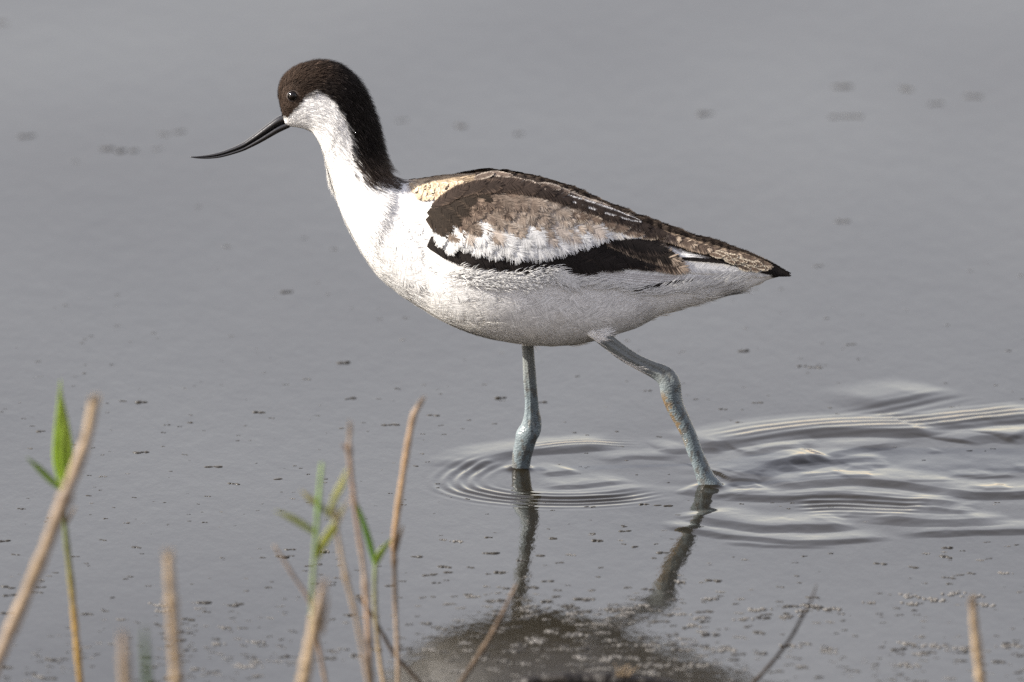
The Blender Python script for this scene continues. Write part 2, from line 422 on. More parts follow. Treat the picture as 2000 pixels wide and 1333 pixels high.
nv = len(bme.vertices); co = np.empty(nv * 3, np.float32); bme.vertices.foreach_get('co', co); co = co.reshape(-1, 3).astype(float)

LEGLINE = 668
CAP = [(545,236),(538,200),(536,160),(560,125),(600,108),(640,106),(690,122),(720,160),(745,215),(758,270),(766,315),(790,352),(762,362),(715,356),(700,335),(690,305),(687,278),(680,250),(670,228),(657,207),(640,190),(624,181),(610,181),(600,190),(592,203),(575,218),(560,231)]
BUFF = [(795,346),(850,338),(935,332),(960,345),(925,362),(880,376),(850,392),(815,390),(800,372)]
WBASE = [(838,415),(870,382),(930,362),(1010,362),(1110,385),(1230,438),(1240,455),(1150,450),(1000,440),(900,440),(850,450)]
TIP = [(1474,503),(1560,528),(1556,547),(1512,543),(1490,530)]
BACK = [(915,330),(1000,332),(1110,360),(1210,405),(1300,445),(1400,474),(1500,505),(1560,530),(1545,548),(1480,532),(1400,512),(1300,480),(1200,440),(1100,395),(1000,365),(940,352)]
def L(*v): return np.array(v)
def pattern(P):
    """plumage colour at a point; both flanks carry the same markings"""
    Q = np.array(P, float); Q[:, 1] = -np.abs(Q[:, 1]); x, y = project(Q)
    n1 = fbm(x * .05, y * .05, 1) - .5; n2 = fbm(x * .16, y * .16, 4) - .5; n3 = fbm(x * .45, y * .45, 8, 2) - .5
    C = np.tile(L(.84, .83, .815), (len(x), 1))
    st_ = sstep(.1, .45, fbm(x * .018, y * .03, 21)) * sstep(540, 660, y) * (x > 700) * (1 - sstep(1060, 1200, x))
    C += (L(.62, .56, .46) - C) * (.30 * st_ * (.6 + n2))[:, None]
    s = poly_sd(CAP, x, y); lo = sstep(285, 345, y)
    m = sstep(-4, 4, s + n2 * (10 + 26 * lo) + n3 * (8 + 22 * lo) - lo * 3)
    br = 1 - sstep(560, 690, x + (y - 140) * .25 + n1 * 60)
    cap = L(.011, .0085, .0075) + (L(.036, .022, .0145) - L(.011, .0085, .0075)) * br[:, None]
    cap = cap + (L(.10, .075, .06) - cap) * (lo * .55)[:, None]
    cap = cap * (1 + n3 * .7)[:, None]
    C += (cap - C) * np.clip(m, 0, 1)[:, None]
    s = poly_sd(BUFF, x, y); m = sstep(-12, 10, s + n1 * 16 + n3 * 10)
    bufc = L(.54, .42, .285) * (1 + n3 * .5)[:, None]
    dark = sstep(.0, .16, n3 + n2 * .4 + .10 * sstep(800, 960, x) - .10 * sstep(345, 385, y) - .15)
    bufc = bufc + (L(.12, .085, .06) - bufc) * (dark * .75)[:, None]
    C += (bufc - C) * m[:, None]
    s = poly_sd(BACK, x, y); m = sstep(-6, 4, s + n2 * 10)
    bk = L(.045, .031, .024) * (1 + n3 * .8)[:, None]
    C += (bk - C) * m[:, None]
    m = sstep(-3, 3, poly_sd(WBASE, x, y)); C += (L(.09, .064, .048) - C) * m[:, None]
    m = sstep(-3, 3, poly_sd(TIP, x, y) + n2 * 8); C += (L(.014, .011, .010) - C) * m[:, None]
    return C
def leg_mask(P):
    x, y = project(P)
    dn = poly_sd([(1166,672),(1195,650),(1300,700),(1345,760),(1450,960),(1450,1100),(1330,1100),(1280,760),(1250,722)], x, y)
    df = poly_sd([(985,674),(1090,676),(1100,1100),(960,1100)], x, y)
    return sstep(-1.5, 1.5, np.maximum(np.where(P[:, 1] < .0, dn, -9), np.where(P[:, 1] > .0, df, -9)))
lm = leg_mask(co)
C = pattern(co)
x_, y_ = project(co)
lc = np.tile(L(.130, .158, .170), (nv, 1)) * (1 + (fbm(x_ * .14, y_ * .05, 31) - .5) * .5 + (fbm(x_ * .5, y_ * .5, 37) - .5) * .3)[:, None]
lc += (L(.175, .172, .155) - lc) * (1 - sstep(700, 790, y_))[:, None] * .6
fx = np.interp(y_, [740, 790, 850, 950], [1285, 1302, 1324, 1352])   # algae stain down the shin's front edge
stn = (1 - sstep(-2, 12, x_ - fx + (fbm(x_ * .22, y_ * .16, 41) - .5) * 40)) * sstep(755, 785, y_) * (1 - sstep(840, 900, y_)) * (x_ > 1200)
lc += (L(.15, .095, .04) - lc) * stn[:, None] * .85
drt = sstep(.56, .68, fbm(x_ * .16, y_ * .09, 51)) * sstep(690, 760, y_)
lc += (L(.07, .06, .05) - lc) * drt[:, None] * .6
C = C + (lc - C) * lm[:, None]
set_cols(bme, C)
at = bme.attributes.new('leg', 'FLOAT', 'POINT'); at.data.foreach_set('value', lm.astype(np.float32))
bme.materials.clear(); bme.materials.append(M_BODY)

avocet = thing('avocet', (0.03, 0, 0), 'young black and white wading bird with upturned bill walking through shallow grey water', 'bird')
obj('body', bme, avocet)

# ------------------------------------------------------------------ plumage strands over the body
bme.calc_loop_triangles()
tri = np.empty(len(bme.loop_triangles) * 3, np.int32); bme.loop_triangles.foreach_get('vertices', tri); tri = tri.reshape(-1, 3)
vn = np.empty(nv * 3, np.float32); bme.vertices.foreach_get('normal', vn); vn = vn.reshape(-1, 3).astype(float)
T0, T1, T2 = co[tri[:, 0]], co[tri[:, 1]], co[tri[:, 2]]
cen = (T0 + T1 + T2) / 3
area = .5 * np.linalg.norm(np.cross(T1 - T0, T2 - T0), axis=1)
tx, ty = project(cen)
wgt = area * (1 - lm[tri].max(axis=1)) * np.where(cen[:, 1] > .012, .45, 1.0)
wgt = np.where(lm[tri].max(axis=1) > .02, 0, wgt)
head = 1 - sstep(240, 420, ty + np.maximum(tx - 760, 0) * 2)
wgt *= 1 + 1.6 * head
NSTR = 120000
pick = rng.choice(len(tri), NSTR, p=wgt / wgt.sum())
u = rng.random((NSTR, 2)); f = u.sum(1) > 1; u[f] = 1 - u[f]
root = T0[pick] + (T1 - T0)[pick] * u[:, :1] + (T2 - T0)[pick] * u[:, 1:]
nrm = vn[tri[pick, 0]]
kd = KDTree(len(lv))
for i, p in enumerate(lv): kd.insert(p, i)
kd.balance()
near = np.array([kd.find(p)[1] for p in root])
flow = lt[near]
# smooth wandering of the lie of the feathers
def swirl(P, f, s):
    r2 = np.random.default_rng(s); o = 0
    for _ in range(6):
        kk = r2.normal(size=3) * f; o = o + np.sin(P @ kk + r2.random() * 6.28)
    return o / 2.4
rx, ry = project(np.column_stack([root[:, 0], -np.abs(root[:, 1]), root[:, 2]]))
hd = 1 - sstep(240, 420, ry + np.maximum(rx - 760, 0) * 2)
ang = (.20 + .22 * (1 - hd)) * swirl(root, 70, 1) + .22 * swirl(root, 260, 2) * (1 - .5 * hd) + rng.normal(0, .11, NSTR)
fl = flow - nrm * np.sum(flow * nrm, axis=1)[:, None]; fl /= np.linalg.norm(fl, axis=1)[:, None] + 1e-9
sd = np.cross(nrm, fl)
dirv = fl * np.cos(ang)[:, None] + sd * np.sin(ang)[:, None]
ln = (.0028 + .0050 * (1 - hd)) * rng.uniform(.7, 1.3, NSTR)
ln *= 1 + .6 * sstep(1150, 1350, rx) * (1 - sstep(1420, 1480, rx))
ln = np.where(np.hypot(rx - 572, ry - 188) < 24, ln * .45, ln)
ln = np.where((rx < 590) & (ry > 200) & (ry < 262), ln * .55, ln)
ln = np.where((rx > 600) & (rx < 800) & (ry < 360) & (ry > 120), ln * 1.5, ln)
pale_ = pattern(root).max(1) > .4
lift = np.where(hd > .5, np.where(pale_, .03, .58), np.where(pale_, .025, .12)) * rng.uniform(.2, 1.7, NSTR)
lift = np.where((rx > 690) & (ry < 365) & (rx < 800), lift * 1.5, lift)
keep = (np.hypot(rx - 572, ry - 188) > 11)
wing_zone = poly_sd([(838,395),(930,352),(1100,372),(1300,450),(1500,512),(1490,530),(1330,545),(1110,548),(850,522)], rx, ry) > -2
keep &= (rx < 1440)
keep &= ~(wing_zone & (rng.random(NSTR) < .93))
root, nrm, dirv, sd2, ln, lift, rx, ry, hd = [q[keep] for q in (root, nrm, dirv, sd, ln, lift, rx, ry, hd)]
def strands(root, nrm, dirv, ln, lift, cols, wd, curl=.5, tipcol=None, name='plumage'):
    n = len(root); ts = np.array([0, .35, .7, 1.0]); ws = np.array([1, .95, .7, .12])
    side = np.cross(nrm, dirv); side /= np.linalg.norm(side, axis=1)[:, None] + 1e-9
    V = np.empty((n, 4, 2, 3))
    for q, (t, ww) in enumerate(zip(ts, ws)):
        h = lift * t - curl * lift * t * t
        p = root + dirv * (ln * t)[:, None] + nrm * (ln * h + .00008 * t)[:, None]
        V[:, q, 0] = p - side * (wd * ww)[:, None]; V[:, q, 1] = p + side * (wd * ww)[:, None]
    b = (np.arange(n) * 8)[:, None, None]
    F = (b + np.array([[0, 1, 3, 2], [2, 3, 5, 4], [4, 5, 7, 6]])[None]).reshape(-1, 4)
    Cc = np.repeat(cols[:, None, :], 8, axis=1)
    return V.reshape(-1, 3), F, Cc.reshape(-1, 3)
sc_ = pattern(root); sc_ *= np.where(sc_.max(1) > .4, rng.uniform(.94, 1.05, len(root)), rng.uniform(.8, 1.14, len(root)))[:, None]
# paler strands scattered through the dark nape
sp = (rng.random(len(root)) < .07) & (sc_.max(1) < .05) & (rx > 610)
sc_[sp] = sc_[sp] * 3.5 + .015
wd = np.where(hd > .5, .00013, .00017) * rng.uniform(.7, 1.3, len(root))
PV, PF, PC = strands(root, nrm, dirv, ln, lift, sc_, wd)
pme = new_mesh('plumage', PV, PF[:, ::-1], PC, [M_FEATHER])
pn = nrm + rng.normal(0, .16, nrm.shape); pn /= np.linalg.norm(pn, axis=1)[:, None]
pme.normals_split_custom_set_from_vertices(np.repeat(pn, 8, axis=0).astype(np.float32))
obj('plumage', pme, avocet)

# ------------------------------------------------------------------ wing feathers, laid on the flank
bvh = BVHTree.FromPolygons(co.tolist(), tri.tolist())
U0, V0, ST = 600, 250, 4
gu = np.arange(U0, 1580, ST); gv = np.arange(V0, 690, ST)
YG = np.full((len(gv), len(gu)), np.nan)
for i, vv in enumerate(gv):
    dr = ray(gu, np.full(len(gu), vv))
    for j in range(len(gu)):
        h = bvh.ray_cast(Vector(CAM), Vector(dr[j]).normalized())
        if h[0] is not None and lm[tri[h[2], 0]] < .5: YG[i, j] = h[0][1]
for j in range(len(gu)):            # outside the outline: carry the nearest depth on
    col_ = YG[:, j]; ok = ~np.isnan(col_)
    if ok.any(): YG[:, j] = np.interp(np.arange(len(gv)), np.where(ok)[0], col_[ok])
for i in range(len(gv)):
    row = YG[i]; ok = ~np.isnan(row); YG[i] = np.interp(np.arange(len(gu)), np.where(ok)[0], row[ok])
for _ in range(3):
    YG[1:-1, 1:-1] = (YG[1:-1, 1:-1] * 2 + YG[:-2, 1:-1] + YG[2:, 1:-1] + YG[1:-1, :-2] + YG[1:-1, 2:]) / 6
def shell(u, v, off):
    u = np.asarray(u, float); v = np.asarray(v, float)
    def yq(u, v):
        a_ = np.clip((u - U0) / ST, 0, len(gu) - 1.001); b_ = np.clip((v - V0) / ST, 0, len(gv) - 1.001)
        i = b_.astype(int); j = a_.astype(int); fa = a_ - j; fb = b_ - i
        return (YG[i, j] * (1 - fa) + YG[i, j + 1] * fa) * (1 - fb) + (YG[i + 1, j] * (1 - fa) + YG[i + 1, j + 1] * fa) * fb
    p = at_y(u, v, yq(u, v)); pu = at_y(u + 6, v, yq(u + 6, v)) - p; pv = at_y(u, v + 6, yq(u, v + 6)) - p
    n = np.cross(pu, pv); n /= np.linalg.norm(n, axis=-1)[..., None]
    n = np.where(n[..., 1:2] > 0, -n, n)
    n = n * .7 + np.array([0, -.3, 0]); n /= np.linalg.norm(n, axis=-1)[..., None]
    return p + n * np.asarray(off)[..., None]

class Feathers:
    def __init__(s): s.V, s.F, s.C, s.o = [], [], [], 0
    def add(s, V, F, C):
        s.V.append(V); s.F.append(F + s.o); s.C.append(C); s.o += len(V)
    def feather(s, base, tip, W, col, edge=None, ew=.25, lift=(.4, 2.0), bend=0.0, fray=.12, shaft=None, rnd=.5, fr=1.0, mott=.25, tipcol=None, tw=.2, cvx=.35):
        base = np.array(base, float); tip = np.array(tip, float); ax = tip - base; Ln = np.hypot(*ax); nn = np.array([-ax[1], ax[0]]) / Ln
        col = np.array(col); edge = col if edge is None else np.array(edge); tipcol = None if tipcol is None else np.array(tipcol)
        seed = rng.integers(1000)
        def cl(t): return base + ax * t[..., None] + nn * (bend * Ln * t * (1 - t) * 4)[..., None]
        def wid(t):
            t = np.clip(t, 0, 1); up = np.clip(t / .35, 0, 1) ** .7 * .5 + .5
            q = np.clip((t - .5) / .5, 0, 1); return W * .5 * up * np.clip(1 - q ** 2.2, 0, 1) ** rnd
        def colour(t, v, m):
            e = sstep(1 - ew, 1 - ew * .3, np.abs(v) + m)
            c_ = col + (edge - col) * e[..., None]
            if tipcol is not None: c_ = c_ + (tipcol - c_) * sstep(1 - tw, 1 - tw * .4, t + m * .5)[..., None]
            return c_
        def off(t, v): return (lift[0] + (lift[1] - lift[0]) * t + cvx * W / 30 * (1 - v * v)) / 1000
        # vane
        t = np.linspace(0, .97, 12); v = np.linspace(-.93, .93, 7); Tt, Vv = np.meshgrid(t, v, indexing='ij')
        P = cl(Tt) + nn * (Vv * wid(Tt))[..., None]
        X = shell(P[..., 0], P[..., 1], off(Tt, Vv) - .00015)
        m = (fbm(P[..., 0] * .2, P[..., 1] * .2, seed) - .5) * mott
        Cc = colour(Tt, Vv, m) * (1 + m)[..., None]
        id_ = np.arange(84).reshape(12, 7)
        F = np.stack([id_[:-1, :-1], id_[:-1, 1:], id_[1:, 1:], id_[1:, :-1]], -1).reshape(-1, 4)
        s.add(X.reshape(-1, 3), F, Cc.reshape(-1, 3))
        # barbs
        nb = int(Ln / 1.25 * fr) + 8
        t0 = np.sort(rng.uniform(0.02, .985, nb * 2)); sg = np.where(np.arange(nb * 2) % 2 == 0, 1, -1)
        rake = (W / Ln * .75) * (1 - t0 * .35)
        q = np.array([0, .4, .75, 1.0])
        tt = np.minimum(t0[:, None] + rake[:, None] * q[None] * .8, 1.0)
        ext = 1 + rng.normal(0, fray, nb * 2) * .5 + fray * .4
        vv = sg[:, None] * q[None] * ext[:, None]
        over = np.maximum(t0[:, None] + rake[:, None] * q[None] * .8 - 1, 0)
        P = cl(tt) + nn * (vv * np.maximum(wid(t0 + rake * .5), W * .05)[:, None])[..., None] + ax * (over * .5)[..., None]
        mb = rng.normal(0, .10, nb * 2)[:, None]
        mm = (fbm(P[..., 0] * .2, P[..., 1] * .2, seed) - .5) * mott
        cb = colour(tt, vv * .97, mm + mb * .6) * (1 + mb + mm)[..., None]
        o = off(tt, np.clip(vv, -1, 1)) + .00012 + np.abs(mb) * .0008 * q[None]
        d = P[:, 1:] - P[:, :-1]; d = np.concatenate([d, d[:, -1:]], 1); d /= np.linalg.norm(d, axis=2)[..., None] + 1e-9
        pp = np.stack([-d[..., 1], d[..., 0]], -1); wb = np.array([.75, .7, .55, .15])[None, :, None] * rng.uniform(.7, 1.2, (nb * 2, 1, 1))
        X0 = shell((P - pp * wb)[..., 0], (P - pp * wb)[..., 1], o); X1 = shell((P + pp * wb)[..., 0], (P + pp * wb)[..., 1], o)
        Vb = np.stack([X0, X1], 2).reshape(-1, 3); b_ = (np.arange(nb * 2) * 8)[:, None, None]
        F = (b_ + np.array([[0, 1, 3, 2], [2, 3, 5, 4], [4, 5, 7, 6]])[None]).reshape(-1, 4)
        s.add(Vb, F, np.repeat(cb[:, :, None, :], 2, 2).reshape(-1, 3))
        if shaft is not None:
            t = np.linspace(0, .9, 10); P = cl(t); X0 = shell(P[:, 0], P[:, 1] - .9, off(t, 0 * t) + .0003); X1 = shell(P[:, 0], P[:, 1] + .9, off(t, 0 * t) + .0003)
            Vb = np.stack([X0, X1], 1).reshape(-1, 3); F = np.array([[2 * i, 2 * i + 1, 2 * i + 3, 2 * i + 2] for i in range(9)])
            s.add(Vb, F, np.tile(np.array(shaft), (20, 1)))
    def build(s, name, parents):
        V = np.vstack(s.V); F = np.vstack(s.F); C = np.vstack(s.C)
        for sgn, par in zip((1, -1), parents):
            obj(name, new_mesh(name, V * np.array([1, sgn, 1]), F if sgn > 0 else F[:, ::-1], C, [M_FEATHER]), par)

BLK = (.014, .011, .010); DBR = (.033, .023, .018); BRN = (.115, .080, .060); BUF = (.42, .33, .24); PAL = (.60, .54, .46); WHT = (.72, .715, .70)
def jit(c_, s=.12): return tuple(np.array(c_) * (1 + rng.normal(0, s)))
W_under, W_flight, W_cov, W_scap = Feathers(), Feathers(), Feathers(), Feathers()
# contour feathers of the breast and flank, and the scaly buff mantle
W_body = Feathers()
WHITE_ZONE = [(690,420),(760,370),(830,400),(842,470),(860,532),(1000,552),(1110,562),(1250,585),(1400,560),(1385,585),(1290,615),(1180,655),(1060,672),(960,660),(860,620),(770,565),(715,500)]
cand = []
for yy_ in np.arange(370, 680, 17):
    for xx_ in np.arange(680, 1420, 24): cand.append((xx_ + rng.uniform(-11, 11), yy_ + rng.uniform(-8, 8)))
cand = np.array(cand); ins = poly_sd(WHITE_ZONE, cand[:, 0], cand[:, 1]); cand = cand[ins > 24]
cand = cand[np.argsort(-(cand[:, 0] + rng.uniform(-30, 30, len(cand))))]
pc_ = pattern(shell(cand[:, 0], cand[:, 1], np.zeros(len(cand))))
for (x, y), c_ in zip(cand, pc_):
    a_ = np.radians(np.interp(x, [680, 760, 900, 1100, 1300, 1420], [66, 52, 28, 8, -10, -14]) + rng.normal(0, 13) + (y - 600) * .05)
    l_ = rng.uniform(34, 58)
    tip_ = (x + l_ * np.cos(a_), y + l_ * np.sin(a_))
    if poly_sd(WHITE_ZONE, np.array([tip_[0]]), np.array([tip_[1]]))[0] < 2: continue
    W_body.feather((x, y), tip_, rng.uniform(24, 34), jit(c_, .015), lift=(.08, rng.uniform(.15, .42)), cvx=.16, bend=rng.normal(0, .06), fray=.2, mott=.06, rnd=.5)
for yy_ in np.arange(357, 400, 6.5):
    for xx_ in np.arange(965, 790, -8.5):
        x, y = xx_ + rng.uniform(-4, 4), yy_ + rng.uniform(-3, 3)
        if poly_sd(BUFF, np.array([x]), np.array([y]))[0] < 2: continue
        q = np.clip((x - 800) / 160 - (y - 350) / 90, 0, 1)
        W_body.feather((x, y), (x + 11, y + 4 + 5 * (1 - q)), 9, jit(np.array((.54, .42, .28)) * (1 - q * .8) + np.array((.14, .10, .075)) * q * .8, .15), edge=jit((.62, .52, .39)), ew=.5, lift=(.4, 1.2), fray=.3, mott=.3, tipcol=(.085, .06, .045) if rng.random() < .22 + .4 * q else None, tw=.16)
# white panel of the closed secondaries, then the black band over it
for k in range(6):
    W_flight.feather((1060 + 26 * k, 520 + 2 * k), (1300 + 34 * k, 560 - 5 * k), 30, jit(WHT, .03), lift=(.2, 1.0), bend=.03, fray=.05, shaft=(.45, .43, .42), mott=.06)
for k in range(5):
    W_flight.feather((1240 + 20 * k, 515 + 2 * k), (1420 + 22 * k, 528 + 1.5 * k), 24, jit(WHT, .03), edge=(.70, .66, .58), lift=(.4, 1.6), fray=.05, mott=.08)
W_flight.feather((1235, 566), (1352, 546), 9, BLK, lift=(1.8, 2.2), fray=.05)
for k in range(4):                  # the hidden far primaries and the black wing point
    W_flight.feather((1330 + 12 * k, 508 + 2 * k), (1512 + 10 * k, 533 + 2.0 * k), 22 - 2 * k, BLK, lift=(.6, 1.2), fray=.05, rnd=.9)
W_flight.feather((1400, 505), (1520, 525), 24, BLK, lift=(1.2, 2.2), fray=.06, rnd=.8)
W_flight.feather((1420, 506), (1543, 537), 20, BLK, lift=(1.6, 2.4), fray=.08, rnd=.9)
for k in range(9):                  # black lower band
    t = k / 8
    W_flight.feather((838 + 190 * t, 472 + 16 * t), (930 + 235 * t, 512 + 16 * np.sin(t * 2.4)), 46, jit(BLK, .2), edge=jit((.03, .022, .017), .2), ew=.15, lift=(.8, 1.8), bend=-.04, fray=.05)
for (b0, t0, w_) in [((1000,480),(1170,528),44),((1050,470),(1220,522),46),((1090,462),(1255,516),46),((1120,468),(1285,522),40),((1140,455),(1300,500),44)]:
    W_flight.feather(b0, t0, w_, jit(BLK, .2), edge=(.04, .028, .022), ew=.12, lift=(1.0, 2.2), fray=.08, mott=.4)
W_flight.feather((1170, 470), (1342, 528), 44, (.05, .036, .028), edge=(.36, .27, .20), ew=.30, lift=(1.4, 2.6), fray=.1, mott=.5, tipcol=(.42, .33, .25), tw=.10)
W_flight.feather((1165, 458), (1328, 512), 42, (.022, .017, .014), edge=(.30, .23, .17), ew=.16, lift=(1.9, 3.0), fray=.12, mott=.6, tipcol=(.42, .33, .25), tw=.07)
W_flight.feather((1150, 450), (1300, 492), 40, BLK, edge=(.10, .075, .06), ew=.12, lift=(2.3, 3.2), fray=.12, mott=.5)
# white coverts with rounded tips
tips = [(864,478,30),(886,499,34),(903,484,32),(920,488,40),(944,498,40),(960,493,38),(978,503,42),(1000,498,42),(1020,505,46),(1042,502,44),(1062,506,48),(1085,500,46),(1108,494,48),(1130,487,46),(1152,481,44),(1172,474,40),(1192,467,36)]
for (x, y, w_) in tips:
    t = (x - 868) / 324
    b0 = (x - 22 - 78 * t + rng.normal(0, 4), y - 66 + 22 * t + rng.normal(0, 4))
    W_cov.feather(b0, (x, y - 1 + rng.normal(0, 2.5)), w_, jit(WHT, .04), lift=(1.4, 3.0 + rng.random()), bend=rng.normal(-.04, .03), fray=.20, mott=.12, rnd=.5)
W_cov.feather((1150, 440), (1273, 460), 20, WHT, lift=(2.4, 3.6), bend=.05, fray=.06)
W_cov.feather((1130, 440), (1240, 462), 22, (.70, .66, .60), lift=(2.2, 3.4), bend=.05, fray=.1)
# second rank of white and dusky-washed coverts
for k in range(13):
    t = k / 12; x = 892 + 285 * t + rng.normal(0, 5); y = 470 - 4 * t + 10 * np.sin(np.pi * t) + rng.normal(0, 4); pale = rng.random()
    c_ = np.array(WHT) * .97 if pale < .6 else np.array((.50, .43, .37))
    W_cov.feather((x - 24 - 50 * t, y - 56 + 20 * t), (x, y), rng.uniform(34, 46), jit(c_, .04), edge=jit(WHT, .04), ew=.4, lift=(2.0, 3.6 + rng.random() * .5), bend=rng.normal(-.04, .04), fray=.25, mott=.3, rnd=.5)
# mottled brown and buff coverts, rows laid from back to front
rows = [((872, 432), (1205, 438), 17, .62), ((878, 420), (1190, 428), 18, .45), ((890, 406), (1165, 416), 18, .32), ((902, 394), (1135, 404), 18, .22), ((915, 382), (1090, 392), 16, .10)]
for (p0, p1, nfe, pale) in rows:
    for k in range(nfe - 1, -1, -1):
        t = (k + rng.uniform(-.4, .4)) / (nfe - 1)
        x = p0[0] + (p1[0] - p0[0]) * t; y = p0[1] + (p1[1] - p0[1]) * t - 8 * np.sin(np.pi * np.clip(t, 0, 1)) + rng.normal(0, 4)
        sl_ = np.radians(56 - 36 * np.clip(t, 0, 1) + rng.normal(0, 9)); ln_ = rng.uniform(34, 60) * (.75 if t < .2 else 1)
        front = np.clip(1 - t * 3.6, 0, 1)
        pk = np.clip(pale + .35 * t + rng.normal(0, .16) - .40 * front, 0, 1)
        c0 = np.array((.085, .06, .046)) * (1 - pk) + np.array((.40, .325, .26)) * pk; ce = np.array((.19, .14, .105)) * (1 - pk) + np.array((.52, .455, .385)) * pk
        W_cov.feather((x, y), (x + ln_ * np.cos(sl_), y + ln_ * np.sin(sl_)), rng.uniform(20, 30), jit(c0), edge=jit(ce), ew=.45, lift=(2.2, 3.5 + .5 * rng.random()), fray=.34, mott=.7, bend=rng.normal(0, .06), rnd=.75)
# dark fore edge of the wing and the long dark scapulars
for (b0, t0, w_) in [((836,425),(872,462),26),((838,412),(884,452),26),((846,400),(900,440),28),((858,390),(918,424),28),((872,380),(938,408),28),((890,371),(960,396),26)]:
    W_cov.feather(b0, t0, w_, jit((.025, .018, .013)), edge=(.06, .043, .031), ew=.25, lift=(2.4, 3.6), fray=.18, mott=.4, bend=-.05)
def along(cl_, n_, ln_, w_, c0, ce, lift, F_, ew=.2, jx=2, tipc=None):
    Pp = spline(np.array(cl_, float), 200); 
    for k in range(n_ - 1, -1, -1):
        i0 = int(k / n_ * (199 - 1)); pos = Pp[i0]
        d = Pp[min(i0 + 4, 199)] - Pp[max(i0 - 4, 0)]; d /= np.hypot(*d)
        i1 = min(i0 + int(ln_ / max(np.linalg.norm(Pp[-1] - Pp[0]), 1) * 199), 199); t_ = Pp[i1] if i1 < 199 else pos + d * ln_
        F_.feather(pos + rng.normal(0, jx, 2), t_ + rng.normal(0, jx, 2), w_ * rng.uniform(.85, 1.1), jit(c0), edge=jit(ce), ew=ew, lift=lift, fray=.12, mott=.35, tipcol=tipc, tw=.10)
along([(1085, 415), (1150, 432), (1210, 448), (1250, 458)], 6, 60, 22, (.16, .115, .085), (.45, .37, .28), (2.8, 4.0), W_scap, .3)
along([(845, 408), (880, 380), (940, 364), (1040, 372), (1120, 398), (1200, 428), (1262, 450)], 13, 78, 26, DBR, (.085, .06, .045), (3.0, 4.4), W_scap, .18)
along([(925, 350), (1000, 357), (1080, 376), (1160, 405), (1235, 437)], 13, 46, 12, (.11, .082, .065), (.40, .34, .28), (3.0, 4.2), W_scap, .55, 3.5)
W_scap.feather((1085, 384), (1250, 440), 13, DBR, edge=(.72, .70, .67), ew=.5, lift=(4.0, 4.6), fray=.12)
along([(1230, 440), (1300, 462), (1360, 480), (1420, 497), (1462, 511)], 8, 75, 24, (.105, .076, .058), (.34, .26, .19), (1.6, 2.8), W_scap, .30, tipc=(.45, .36, .27))
along([(930, 342), (1000, 346), (1080, 364), (1160, 394), (1240, 428), (1320, 458), (1400, 484), (1440, 497)], 17, 95, 20, (.032, .023, .018), (.085, .064, .05), (1.2, 1.9), W_scap, .2)
for k in range(16):                 # barred buff notches near the wing point
    x = 1385 + 6.0 * k; y = 497 + .30 * (x - 1385) + rng.normal(0, 3)
    W_scap.feather((x, y), (x + 24, y + 6 + rng.normal(0, 2)), 9, jit((.12, .085, .062)), edge=jit((.60, .52, .40)), ew=.45, lift=(2.6, 3.4), fray=.25)
def wing_pair():
    V = np.vstack(W_flight.V); F = np.vstack(W_flight.F); Cc = np.vstack(W_flight.C); out = []
    for sgn in (1, -1):
        out.append(obj('wing', new_mesh('wing', V * np.array([1, sgn, 1]), F if sgn > 0 else F[:, ::-1], Cc, [M_FEATHER]), avocet))
    return out
wings = wing_pair()
bpy.context.view_layer.update()
V = np.vstack(W_body.V); F = np.vstack(W_body.F); Cq = np.vstack(W_body.C)
obj('breast_feathers', new_mesh('breast_feathers', np.vstack([V, V * [1, -1, 1]]), np.vstack([F, F[:, ::-1] + len(V)]), np.vstack([Cq, Cq]), [M_FEATHER]), avocet)
W_cov.build('covert_feathers', wings); W_scap.build('scapular_feathers', wings)

# loose flank barbs that curl up over the black band, and wisps under the tail and belly
def wisps(lines, nper, ln, spread, colr, lift, wdt, curl):
    Vs, Fs, Cs, o = [], [], [], 0
    for pts, ang0 in lines:
        Pp = spline(np.array(pts, float), 60)
        for k in range(nper):
            p = Pp[rng.integers(60)] + rng.normal(0, 5, 2); a_ = R(ang0) + rng.normal(0, spread); l = ln * rng.uniform(.6, 1.3)
            q = np.linspace(0, 1, 6); aa = a_ + curl * q
            X = p[0] + np.concatenate([[0], np.cumsum(np.cos(aa[1:]))]) * l / 5; Y = p[1] - np.concatenate([[0], np.cumsum(np.sin(aa[1:]))]) * l / 5
            hw = wdt * np.array([1, 1, .9, .8, .55, .15]); dx, dy = np.cos(aa), -np.sin(aa)
            of = (lift[0] + (lift[1] - lift[0]) * np.sin(q * 2.2)) / 1000
            X0 = shell(X - dy * hw, Y + dx * hw, of); X1 = shell(X + dy * hw, Y - dx * hw, of)
            Vs.append(np.stack([X0, X1], 1).reshape(-1, 3)); Fs.append(np.array([[2 * i, 2 * i + 1, 2 * i + 3, 2 * i + 2] for i in range(5)]) + o); o += 12
            Cs.append(np.tile(np.array(colr) * rng.uniform(.85, 1.05), (12, 1)))
    return np.vstack(Vs), np.vstack(Fs), np.vstack(Cs)
wv = [wisps([([(870, 534), (900, 533), (950, 540), (1000, 541), (1040, 537), (1075, 535)], 40)], 300, 20, .30, WHT, (.8, 3.4), .62, -.9),
      wisps([([(900, 548), (1000, 556), (1090, 546), (1105, 556)], 30), ([(1075, 530), (1095, 545), (1108, 556)], 15)], 320, 26, .30, WHT, (.6, 3.0), .62, -.8),
      wisps([([(1110, 552), (1180, 560), (1260, 572), (1330, 562)], 6), ([(1260, 572), (1340, 562), (1420, 552)], 20)], 170, 38, .12, WHT, (.8, 3.0), .6, .25),
      wisps([([(1350, 572), (1400, 562), (1455, 552)], 45)], 26, 40, .18, WHT, (1.2, 3.2), .5, -.5)]
o = 0; Vv_, Ff_, Cc_ = [], [], []
